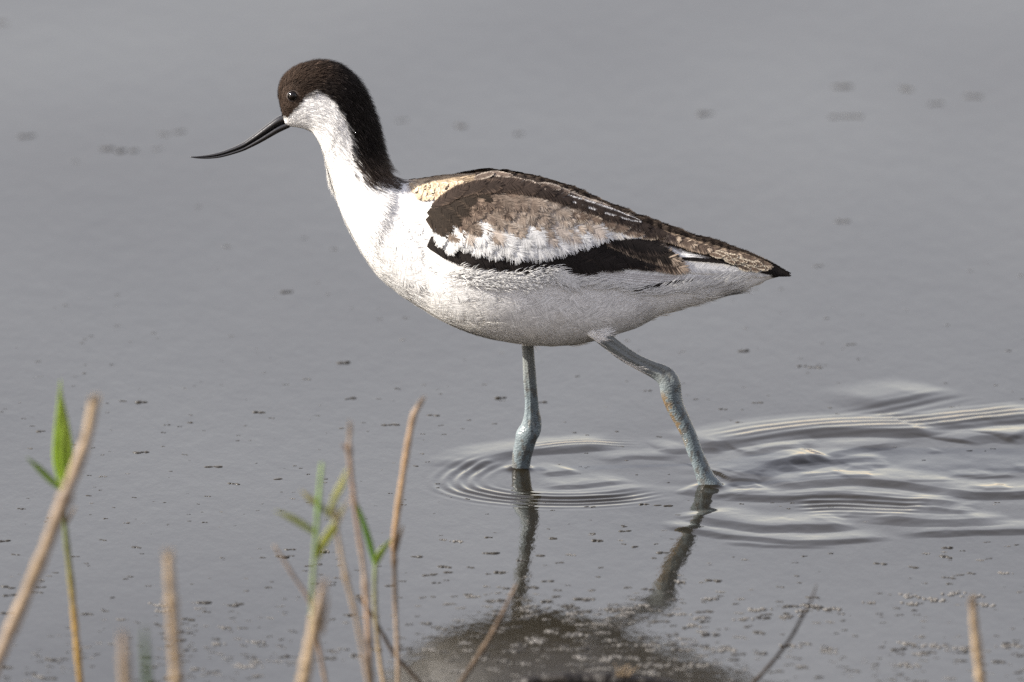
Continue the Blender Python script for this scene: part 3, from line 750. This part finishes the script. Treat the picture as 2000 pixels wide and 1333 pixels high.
for V, F, Cq in wv: Vv_.append(V); Ff_.append(F + o); Cc_.append(Cq); o += len(V)
V = np.vstack(Vv_); F = np.vstack(Ff_); Cq = np.vstack(Cc_)
obj('flank_feathers', new_mesh('flank_feathers', np.vstack([V, V * [1, -1, 1]]), np.vstack([F, F + len(V)]), np.vstack([Cq, Cq]), [M_FEATHER]), avocet)
# ragged belly tuft between the legs and the end of the under-tail coverts
def mid_wisps(spec):
    Vs, Fs, Cs, o = [], [], [], 0
    for (x0, y0, x1, y1, n, l, ang, spr, yw) in spec:
        for k in range(n):
            t = rng.random(); p = np.array([x0 + (x1 - x0) * t, y0 + (y1 - y0) * t]); a_ = R(ang) + rng.normal(0, spr); ll = l * rng.uniform(.5, 1.2); dep = rng.uniform(-1, 1) * yw
            q = np.linspace(0, 1, 6); aa = a_ + .35 * q
            X = p[0] + np.concatenate([[0], np.cumsum(np.cos(aa[1:]))]) * ll / 5; Y = p[1] - np.concatenate([[0], np.cumsum(np.sin(aa[1:]))]) * ll / 5
            hw = .8 * np.array([1, 1, .9, .8, .55, .15]); dx, dy = np.cos(aa), -np.sin(aa)
            Vs.append(np.stack([at_y(X - dy * hw, Y + dx * hw, dep), at_y(X + dy * hw, Y - dx * hw, dep)], 1).reshape(-1, 3))
            Fs.append(np.array([[2 * i, 2 * i + 1, 2 * i + 3, 2 * i + 2] for i in range(5)]) + o); o += 12
            Cs.append(np.tile(np.array((.72, .69, .63)) * rng.uniform(.8, 1.05), (12, 1)))
    return np.vstack(Vs), np.vstack(Fs), np.vstack(Cs)
V, F, Cq = mid_wisps([(1030, 668, 1110, 668, 260, 44, -8, .12, .012), (960, 655, 1040, 666, 120, 26, -12, .15, .012), (1395, 574, 1435, 566, 160, 26, -2, .12, .006), (1250, 628, 1400, 575, 260, 30, 8, .14, .012), (1440, 566, 1480, 554, 60, 18, 2, .08, .002), (1110, 668, 1180, 655, 140, 26, 2, .2, .012)])
obj('belly_tuft', new_mesh('belly_tuft', V, F, Cq, [M_FEATHER]), avocet)

# ------------------------------------------------------------------ bill and eyes
UPE = np.array([(566,221,10),(545,227,10),(525,241,9.5),(510,252.5,9),(490,268,8),(470,281,7),(435,295.5,5),(410,302,3.6),(387,305.3,2.2),(371,306.3,.8)], float)
LOE = np.array([(566,249,10),(545,259,10),(527,269,9.5),(511,278,9),(491,288,8),(470,297,7),(435,307,5),(410,310.3,3.6),(387,310,2.2),(371,307.6,.8)], float)
u_ = spline(UPE, 60); l_ = spline(LOE, 60)
def mandible(f0, f1):
    ring = 16; th2 = np.linspace(0, 2 * np.pi, ring, endpoint=False); V = []
    for i in range(60):
        e0 = u_[i, :2] * (1 - f0) + l_[i, :2] * f0; e1 = u_[i, :2] * (1 - f1) + l_[i, :2] * f1
        c_ = (e0 + e1) / 2; h_ = (e0 - e1) / 2; wq = u_[i, 2] * PX
        pc = at_y(c_[0], c_[1], 0.); ph = at_y(c_[0] + h_[0], c_[1] + h_[1], 0.) - pc
        V.append(pc + ph * np.cos(th2)[:, None] + np.array([0, 1, 0]) * (wq * np.sign(np.sin(th2)) * np.abs(np.sin(th2)) ** .8)[:, None])
    V = np.vstack(V); F = [(i * ring + j, i * ring + (j + 1) % ring, (i + 1) * ring + (j + 1) % ring, (i + 1) * ring + j) for i in range(59) for j in range(ring)]
    F.append(tuple(59 * ring + j for j in range(ring)))
    return V, F
V, F = mandible(0, .54); bill = obj('bill', new_mesh('bill', V, F, mats=[M_BILL]), avocet)
bpy.context.view_layer.update()
V, F = mandible(.50, 1.0); obj('lower_mandible', new_mesh('lower_mandible', V, F, mats=[M_BILL]), bill)
def sphere(c_, r, nu=24, nv_=14):
    V = [c_ + r * np.array([np.sin(p) * np.cos(t), np.cos(p), np.sin(p) * np.sin(t)]) for p in np.linspace(0.001, np.pi - .001, nv_) for t in np.linspace(0, 2 * np.pi, nu, endpoint=False)]
    F = [(i * nu + j, i * nu + (j + 1) % nu, (i + 1) * nu + (j + 1) % nu, (i + 1) * nu + j) for i in range(nv_ - 1) for j in range(nu)]
    return np.array(V), F
h = bvh.ray_cast(Vector(CAM), Vector(ray(572., 188.)).normalized()); ey = np.array(h[0])
for sgn in (1, -1):
    ec = ey * np.array([1, sgn, 1]) + np.array([0, sgn * .0016, 0])
    V, F = sphere(ec, .0037); eo = obj('eye', new_mesh('eye', V, F, mats=[M_EYE]), avocet)
    bpy.context.view_layer.update()
    ph = np.linspace(0, 2 * np.pi, 40)
    path = ec + np.array([0, -sgn * .0019, 0]) + np.column_stack([np.cos(ph) * .0038, 0 * ph, np.sin(ph) * .0037])
    V, F = tube(path, .00030 * (1 + .6 * np.sin(ph * 2 + 1)), 8); obj('eyelid', new_mesh('eyelid', V, F, mats=[M_LID]), eo)

# ------------------------------------------------------------------ reeds and twigs on the near shore
def stem_mesh(pts, y, cols, m, sides=12, ground=True, knots=(), y1=None, seed=0):
    """pts: (photo x, y, half width) from tip to base; cols: colours tip to base"""
    P = np.array(pts, float); n = max(30, len(P) * 12); P = spline(P, n)
    yy = np.linspace(y, y if y1 is None else y1, n); X = at_y(P[:, 0], P[:, 1], yy); r = .68 * np.maximum(P[:, 2], .3) * PX * (DIST + yy) / DIST
    if ground:
        d = X[-1] - X[-4]; d /= np.linalg.norm(d)
        if d[2] > -.3: d = np.array([0, 0, -1.0])
        l = (X[-1][2] + .03) / -d[2]
        ex = X[-1] + d * np.linspace(.12, 1, 8)[:, None] * l; X = np.vstack([X, ex]); r = np.concatenate([r, np.full(8, r[-1])])
    t = np.linspace(0, 1, len(X))
    r = r * (1 + .08 * np.sin(t * 40 + seed) + .05 * np.sin(t * 93 + seed * 2))
    for k_ in knots: r = r * np.where(t < k_, 1, 1 + .16 * np.exp(-(t - k_) / .12))
    for k_ in knots: r = r * (1 + .45 * np.exp(-((t - k_) / .012) ** 2))
    V, F = tube(X, r, sides)
    cs = np.array(cols, float); ct_ = np.column_stack([np.interp(np.linspace(0, 1, len(X)), np.linspace(0, 1, len(cs)), cs[:, i]) for i in range(3)])
    Cc = np.repeat(ct_, sides, 0) * (1 + .35 * (fbm(np.repeat(t, sides) * 60, np.tile(np.arange(sides), len(X)) * .8, seed) - .5))[:, None]
    for k_ in knots: Cc *= (1 - .4 * np.exp(-((np.repeat(t, sides) - k_) / .012) ** 2))[:, None]
    return new_mesh('stem', V, F, Cc, [m]), X
def leaf_mesh(pts, y, c0, c1, y1=None):
    """flat folded blade; pts (photo x, y, half width) from base to tip"""
    P = spline(np.array(pts, float), 26); yy = np.linspace(y, y if y1 is None else y1, 26); X = at_y(P[:, 0], P[:, 1], yy); r = P[:, 2] * PX * (DIST + y) / DIST
    T = np.gradient(X, axis=0); T /= np.linalg.norm(T, axis=1)[:, None]
    Sd = np.cross(T, np.array([0, 1.0, 0])); Sd /= np.linalg.norm(Sd, axis=1)[:, None]
    N = np.cross(Sd, T); V = []
    vv = np.array([-1, -.5, 0, .5, 1, .5, 0, -.5]); of = np.array([.35, .15, 0, .15, .35, .15, 0, .15]); th_ = np.array([0, 1, 1, 1, 0, -1, -1, -1]) * .0003
    for i in range(26): V.append(X[i] + Sd[i] * (vv * r[i])[:, None] - N[i] * (of * r[i] + th_)[:, None])
    V = np.vstack(V); F = [(i * 8 + j, i * 8 + (j + 1) % 8, (i + 1) * 8 + (j + 1) % 8, (i + 1) * 8 + j) for i in range(25) for j in range(8)]
    F += [tuple(range(8))[::-1], tuple(25 * 8 + j for j in range(8))]
    t = np.repeat(np.linspace(0, 1, 26), 8)[:, None]; s_ = (1 + .25 * np.cos(np.tile(vv, 26) * 9))[:, None]
    return new_mesh('leaf', V, F, (np.array(c0) + (np.array(c1) - np.array(c0)) * t) * s_ * np.array([3.3, 2.8, 1.6]), [M_LEAF])
STRAW = (.25, .185, .115); STRAW2 = (.185, .135, .085); PINK = (.215, .163, .118); DKB = (.055, .040, .028); GRN = (.10, .17, .03); GRN2 = (.17, .25, .065); YEL = (.23, .145, .04)
def reed(name, label, cat, pts, y, cols, group=None, m=None, knots=(), leaves=(), stubs=(), y1=None, ground=True):
    if not knots and name == 'dry_reed': knots = (.22 + .2 * rng.random(), .62 + .15 * rng.random())
    me_, X = stem_mesh(pts, y, cols, m or M_STEM, knots=knots, y1=y1, seed=int(abs(pts[0][0])), ground=ground)
    if not leaves and not stubs and name != 'dry_reed':
        me_.name = name; return obj(name, me_, None, label, cat, group)
    t = thing(name, tuple(X[-1]), label, cat, group); obj('stem', me_, t)
    for lp in leaves:
        obj('leaf', leaf_mesh(lp[0], y + lp[3] * .0 if len(lp) > 3 else y, lp[1], lp[2], None), t)
    if name == 'dry_reed':
        p0, p1 = np.array(pts[0], float), np.array(pts[1], float); ax = p0[:2] - p1[:2]; ax /= np.hypot(*ax); nn = np.array([-ax[1], ax[0]]); ps, cs_ = [], []
        for k in range(7):
            o_ = (k / 3 - 1) * p0[2] * .6; l = rng.uniform(6, 26); q = spline(np.array([[*(p0[:2] + nn * o_ - ax * 8), 2.2], [*(p0[:2] + nn * o_ * 1.1 + ax * l * .4), 1.7], [*(p0[:2] + nn * (o_ * 1.3 + rng.normal(0, 2)) + ax * l), .5]]), 10)
            ps.append(tube(at_y(q[:, 0], q[:, 1], np.full(10, y)), q[:, 2] * PX, 6)); cs_.append(np.tile(np.array(cols[0]) * rng.uniform(.6, 1.15), (60, 1)))
        V_, F_ = merge(ps); obj('frayed_tip', new_mesh('frayed_tip', V_, F_, np.vstack(cs_), [M_STEM]), t)
    for sp_ in stubs:
        obj('side_shoot', stem_mesh(sp_[0], y, sp_[1], m or M_STEM, ground=False)[0], t)
    return t
G1 = 'reeds growing along the near shore'
reed('dry_reed', 'thick pale broken reed leaning across the green shoot at far left', 'reed', [(183, 788, 13), (168, 860, 15), (135, 950, 17), (85, 1080, 17), (30, 1210, 18), (-40, 1370, 18)], -1.15, [STRAW, PINK, STRAW2, PINK, STRAW], G1, knots=(.28,),
     stubs=[([(152, 848, 2), (158, 856, 5), (164, 862, 4)], [DKB, DKB])])
reed('green_shoot', 'single fresh green reed shoot with a broad upright blade and yellow lower stem', 'reed', [(122, 935, 6), (125, 1000, 7), (130, 1060, 8), (140, 1150, 8.5), (150, 1260, 9), (158, 1345, 9)], -.80, [(.15, .17, .06), (.07, .09, .03), (.12, .11, .03), YEL, (.24, .15, .04), (.08, .045, .025)], G1,
     leaves=[([(122, 955, 5), (114, 900, 10.5), (115, 850, 10), (117, 800, 6.5), (118, 742, 1)], (.10, .17, .03), (.095, .145, .05)), ([(126, 958, 5), (131, 910, 9), (132, 870, 10), (126, 815, 6), (119, 765, 1)], (.08, .14, .025), (.13, .18, .07)), ([(122, 957, 5), (100, 938, 6.5), (75, 914, 5.5), (53, 894, 1)], (.055, .10, .02), (.035, .065, .015))],
     stubs=[([(148, 990, 2), (140, 1005, 4), (130, 1022, 4)], [STRAW, STRAW2])])
reed('dry_reed', 'blurred upright pale reed stub right of the yellow-stemmed green shoot', 'reed', [(329, 1088, 11), (334, 1160, 13), (340, 1250, 14), (346, 1360, 14)], -1.35, [STRAW, STRAW2, STRAW], G1)
reed('dry_reed', 'short blurred brown reed stub beside the bottom green blade at left', 'reed', [(241, 1250, 10), (243, 1300, 14), (247, 1370, 15)], -1.5, [PINK, STRAW2, STRAW2], G1)
reed('reed_shoot', 'short blurred green blade poking up from the bottom edge at left', 'reed', [(282, 1225, 3), (284, 1280, 9), (290, 1370, 12)], -1.5, [(.09, .12, .07), (.075, .13, .04), (.05, .1, .02)], G1, m=M_LEAF)
reed('green_shoot', 'thin green reed shoot with narrow side leaves, left of the reed clump', 'reed', [(629, 905, 4), (624, 960, 6), (618, 1040, 6), (613, 1110, 6), (608, 1200, 6), (604, 1280, 6), (600, 1350, 6)], -.95, [GRN2, GRN, (.12, .16, .06), (.11, .135, .065), (.14, .12, .06), STRAW2], G1,
     leaves=[([(618, 1044, 4), (600, 1030, 6), (570, 1012, 6), (538, 998, 1)], (.06, .09, .03), (.09, .11, .05)), ([(624, 985, 4), (610, 978, 6), (588, 958, 1)], (.07, .09, .03), (.13, .13, .08)), ([(618, 1092, 4), (632, 1060, 8), (650, 1032, 8), (662, 1010, 4), (672, 985, 1)], (.13, .16, .035), (.08, .1, .035)), ([(640, 1012, 3), (655, 970, 6), (668, 945, 6), (678, 915, 1)], (.12, .15, .085), (.16, .18, .12)), ([(622, 985, 3), (640, 1000, 5), (656, 1018, 1)], (.07, .1, .035), (.11, .12, .06))])
reed('thin_dry_stalk', 'thin dull stalk leaning left, crossing the thick blurred reed stub', 'reed', [(535, 1065, 3.5), (570, 1120, 4.5), (604, 1175, 5), (620, 1250, 5.5), (638, 1345, 5.5)], -.85, [PINK, (.14, .1, .075), (.16, .11, .075), STRAW2], G1)
reed('dry_reed', 'thick blurred pale reed stub with a frayed top below the green side leaves', 'reed', [(630, 1150, 8), (622, 1185, 13), (608, 1250, 15), (590, 1345, 16)], -1.2, [PINK, STRAW, STRAW, STRAW2], G1, stubs=[([(640, 1160, 2), (634, 1200, 6), (626, 1240, 6)], [STRAW2, STRAW])])
reed('dry_reed', 'tall brown reed with a broken knotty top and dark lower stem', 'reed', [(683, 845, 4), (682, 880, 6), (687, 935, 6), (697, 1020, 6.5), (710, 1110, 6.5), (717, 1200, 7), (726, 1345, 7)], -.85, [PINK, (.15, .095, .06), (.18, .12, .08), PINK, (.30, .2, .13), DKB, (.16, .12, .07)], G1, knots=(.06, .55, .75),
     stubs=[([(670, 868, 4), (676, 876, 6), (684, 890, 5)], [(.12, .07, .045), DKB])])
reed('dry_reed', 'slender pinkish reed leaning between the green shoot and the tall brown reed', 'reed', [(655, 1005, 4), (662, 1060, 5), (676, 1130, 6), (692, 1190, 6), (710, 1280, 6), (722, 1350, 6)], -.95, [(.17, .13, .08), STRAW, STRAW2, PINK, STRAW2], G1,
     stubs=[([(690, 962, 1.5), (670, 1000, 3), (658, 1030, 3)], [PINK, PINK])])
reed('green_shoot', 'short pale-stemmed shoot with two dark green leaves in a V', 'reed', [(733, 1098, 5), (732, 1160, 6.5), (735, 1220, 6.5), (742, 1290, 6), (752, 1350, 6)], -.72, [(.11, .145, .05), (.16, .155, .09), (.18, .135, .075), STRAW, STRAW2], G1,
     leaves=[([(733, 1105, 4), (722, 1060, 6), (708, 1015, 5), (694, 975, 1)], (.045, .1, .022), (.035, .075, .022)), ([(733, 1105, 4), (740, 1085, 7), (752, 1068, 5), (766, 1052, 1)], (.07, .115, .025), (.05, .08, .02))])
reed('dry_reed', 'tall straw-coloured reed with a slanted cut top and a dark joint halfway', 'reed', [(818, 793, 5), (808, 812, 9), (798, 860, 8.5), (785, 940, 8.5), (775, 1010, 9), (769, 1062, 9), (770, 1090, 6.5), (772, 1180, 6), (776, 1270, 6), (778, 1345, 6)], -.70, [(.20, .145, .10), (.245, .16, .09), (.25, .165, .09), (.235, .15, .08), DKB, PINK, PINK, STRAW2], G1, knots=(.52,),
     stubs=[([(787, 1028, 3), (779, 1052, 6), (772, 1080, 6)], [STRAW, DKB])])
reed('dark_twig', 'dark twig leaning down right through the base of the reed clump', 'twig', [(698, 1165, 4), (722, 1195, 5), (748, 1240, 5.5), (770, 1278, 6), (797, 1308, 6)], -.66, [(.035, .025, .018), (.03, .022, .016), (.05, .036, .026), DKB], 'loose twigs at the near shore', m=M_TWIG)
reed('dry_twig', 'brown dry twig leaning right over the bird\'s dark reflection', 'twig', [(1010, 1141, 4), (998, 1165, 5), (972, 1218, 6), (942, 1270, 7), (895, 1342, 8)], -.70, [(.13, .095, .068), (.075, .052, .036), (.11, .078, .052), DKB, (.11, .08, .055)], 'loose twigs at the near shore', m=M_TWIG, knots=(.3, .55))
reed('dark_twig', 'thin dark curved twig at the right of the reflection', 'twig', [(1595, 1142, 1.5), (1585, 1172, 3), (1572, 1195, 3.5), (1545, 1245, 4.5), (1510, 1292, 5), (1465, 1342, 6)], -.66, [(.03, .022, .016), (.028, .02, .015), (.045, .032, .022), (.03, .022, .016)], 'loose twigs at the near shore', m=M_TWIG, knots=(.25,))
reed('dry_reed', 'single blurred straw-coloured reed stub near the bottom right corner', 'reed', [(1900, 1184, 9), (1904, 1230, 12), (1912, 1300, 12), (1920, 1370, 12)], -1.0, [STRAW2, STRAW, STRAW, STRAW2], G1)
# sunken wood with a dry tuft
lg_ = spline(np.array([(985, 1345, 3), (1020, 1332, 8), (1080, 1328, 12), (1160, 1327, 13), (1230, 1330, 13), (1300, 1337, 11), (1380, 1350, 7)], float), 60)
X = at_y(lg_[:, 0], lg_[:, 1], np.full(60, -.645)); V, F = tube(X, lg_[:, 2] * PX * .93 * (1 + .10 * np.sin(np.arange(60) * .45) + .05 * np.sin(np.arange(60) * 1.1)), 16)
obj('driftwood', new_mesh('driftwood', V, F, np.tile(L(.016, .013, .011), (len(V), 1)), [M_WOOD]), None, 'dark waterlogged branch lying along the bottom edge under the reflection', 'driftwood')
parts, cc = [], []
for k in range(16):
    x = 1218 + rng.uniform(-14, 12); dx = rng.uniform(-8, 22); l = rng.uniform(10, 28)
    q = spline(np.array([(x, 1322, 1.6), (x + dx * .4, 1322 - l * .6, 1.2), (x + dx, 1322 - l, .4)], float), 10)
    parts.append(tube(at_y(q[:, 0], q[:, 1], np.full(10, -.648)), q[:, 2] * PX, 6)); cc.append(np.tile(np.array(STRAW) * rng.uniform(.5, 1), (60, 1)))
V, F = merge(parts); obj('grass_tuft', new_mesh('grass_tuft', V, F, np.vstack(cc), [M_STEM]), None, 'small dry grass tuft sticking out of the dark sunken branch', 'grass tuft')

# ------------------------------------------------------------------ scum and foam flecks floating on the water
def fleck_verts(kind, r_):
    """a low raft of bubbles and film, about 2 units wide"""
    parts = []; n = r_.integers(3, 6) if kind == 0 else r_.integers(9, 16)
    for k in range(n):
        if kind == 0: cx, cy, rad, hh = r_.normal(0, .5), r_.normal(0, .25), r_.uniform(.3, .62), r_.uniform(.10, .20)
        else: cx, cy, rad, hh = r_.normal(0, .55), r_.normal(0, .30), r_.uniform(.10, .26), r_.uniform(.10, .22)
        nu, nl = 12, 5; Vv = []
        for i in range(nl):
            q = i / (nl - 1) * np.pi / 2
            for j in range(nu):
                t = j / nu * 2 * np.pi; w_ = 1 + .25 * np.sin(t * 2 + k) * (kind == 0)
                Vv.append((cx + rad * np.cos(q) * np.cos(t) * w_ + (1e-4 * i), cy + rad * np.cos(q) * np.sin(t) * w_, hh * np.sin(q) - .02 * (i == 0)))
        Ff = [(i * nu + j, i * nu + (j + 1) % nu, (i + 1) * nu + (j + 1) % nu, (i + 1) * nu + j) for i in range(nl - 1) for j in range(nu)]
        Ff.append(tuple((nl - 1) * nu + j for j in range(nu)))
        parts.append((np.array(Vv), Ff))
    return merge(parts)
TEMPL = [[], []]
r3 = np.random.default_rng(5)
for kd_ in (0, 1):
    for k in range(7):
        V, F = fleck_verts(kd_, r3); TEMPL[kd_].append((V, F, new_mesh('scum_fleck' if kd_ == 0 else 'foam_fleck', V, F, mats=[M_SCUM if kd_ == 0 else M_FOAM])))
SPECK = []
def put(px, py, wpx, kind, single, label=None, group=None):
    wpx = wpx * 1.15
    p = on_water(float(px), float(py)); sx = wpx * PX * (DIST * 1.0 + p[1]) / DIST / 2.2; sy = sx * rng.uniform(.6, 1.0); szz = min(sx, .005) * rng.uniform(.8, 1.3)
    k = rng.integers(7); yaw = rng.uniform(-.5, .5) + rng.choice([0, math.pi])
    if single:
        o = obj('scum_fleck' if kind == 0 else 'foam_fleck', TEMPL[kind][k][2], None, label, 'scum fleck' if kind == 0 else 'foam fleck', group)
        o.location = (p[0], p[1], 0); o.rotation_euler = (0, 0, yaw); o.scale = (sx, sy, szz)
    else: SPECK.append((kind, k, p, yaw, sx, sy, szz))
far = [(1635,170,48),(1897,188,40),(1370,223,34),(1825,203,26),(1770,175,26),(1640,228,40),(900,246,24),(1015,262,20),(790,235,20),(202,292,34),(243,296,36),(320,262,22),(347,258,28),(45,267,26),(5,45,24),(310,291,18),(1680,228,22),(385,405,14),(565,570,30),(440,482,16),(596,465,12),(150,316,14),(1640,433,22),(1600,520,16),(655,487,14)]
for (x, y, w_) in far: put(x, y, w_, 0, True, 'blurred dark scum fleck floating on the far water behind the bird', 'scum flecks on the far water')
mid = [(1450,686,24),(1590,718,24),(1660,673,18),(1565,716,16),(668,709,28),(598,741,14),(690,778,28),(508,806,26),(972,778,26),(1064,786,22),(760,830,30),(852,812,20),(270,786,26),(278,884,26),(425,912,28),(455,945,22),(75,843,20),(368,826,14),(240,784,14),(540,937,22),(1130,735,12),(1440,826,20),(1478,787,18),(1410,800,14),(1870,858,0),(820,1088,26),(868,1108,26),(880,1118,22),(1215,1038,20),(1050,1086,22),(1085,1052,20),(1300,988,30),(1260,986,22),(950,1050,18),(1725,1102,22),(1785,1108,20),(1400,1135,26),(1870,930,20),(1155,990,18)]
for (x, y, w_) in mid:
    if w_: put(x, y, w_, 0, True, 'small dark scum fleck floating on the water around the bird and the reeds', 'scum flecks around the bird')
foam = [(310,1182,40),(318,1194,34),(478,1302,50),(500,1255,34),(1590,1185,38),(1625,1190,40),(1775,1165,46),(1820,1172,40),(1860,1160,44),(1905,1165,46),(1920,1182,36),(1780,1180,36),(1700,1178,26),(1300,1068,0),(1415,1034,24),(1462,1038,20),(1975,1262,44),(1830,1262,44),(1770,1258,40),(1885,1268,34),(1770,1300,34),(1540,1205,44),(1480,1192,40),(1455,1210,36),(1130,1240,40),(1120,1200,34),(1165,1220,28),(1075,1235,30),(1270,1262,44),(1230,1190,36),(1050,1250,30),(1330,1200,34),(1290,1300,50),(1420,1270,40),(1370,1300,40),(1180,1290,36),(1010,1262,30),(1545,1262,40),(1620,1268,30),(1960,1120,26)]
for (x, y, w_) in foam:
    if w_: put(x, y, w_, 1, True, 'pale raft of foam bubbles floating on the near water in front of the bird', 'foam rafts on the near water')
for k in range(1500):
    y = 1333 - 420 * abs(rng.normal(0, .42)); x = rng.uniform(-20, 2020)
    if y < 700 or y > 1340: continue
    dn = fbm(np.array([x * .006]), np.array([y * .022]), 61)[0]
    if dn < .52 and rng.random() < .75: continue
    put(x, y, rng.uniform(5, 15) * (1.9 if rng.random() < .22 else 1) * (.6 if y < 1050 else 1), 0 if rng.random() < .75 else 1, False)
for k in range(330): put(rng.uniform(0, 2000), 480 + 560 * rng.random() ** .7, rng.uniform(3, 11), 0 if rng.random() < .85 else 1, False)
for k in range(210):                # thicker scum over the bird's reflection and along the right
    x = rng.normal(1180, 190); y = rng.uniform(1165, 1335); put(x, y, rng.uniform(8, 30), 1 if rng.random() < .4 else 0, False)
Vs, Fs, Mi, o = [], [], [], 0
for (kind, k, p, yaw, sx, sy, szz) in SPECK:
    V, F, _ = TEMPL[kind][k]; c1, s1 = math.cos(yaw), math.sin(yaw); q = V * [sx, sy, szz]
    Vs.append(np.column_stack([q[:, 0] * c1 - q[:, 1] * s1 + p[0], q[:, 0] * s1 + q[:, 1] * c1 + p[1], q[:, 2]])); Fs += [tuple(i + o for i in f_) for f_ in F]; Mi += [kind] * len(F); o += len(V)
me = new_mesh('scum_specks', np.vstack(Vs), Fs, mats=[M_SCUM, M_FOAM]); me.polygons.foreach_set('material_index', np.array(Mi, np.int32))
obj('scum_specks', me, None, 'fine specks of scum and bubbles scattered over the near water', 'scum', None, 'stuff')
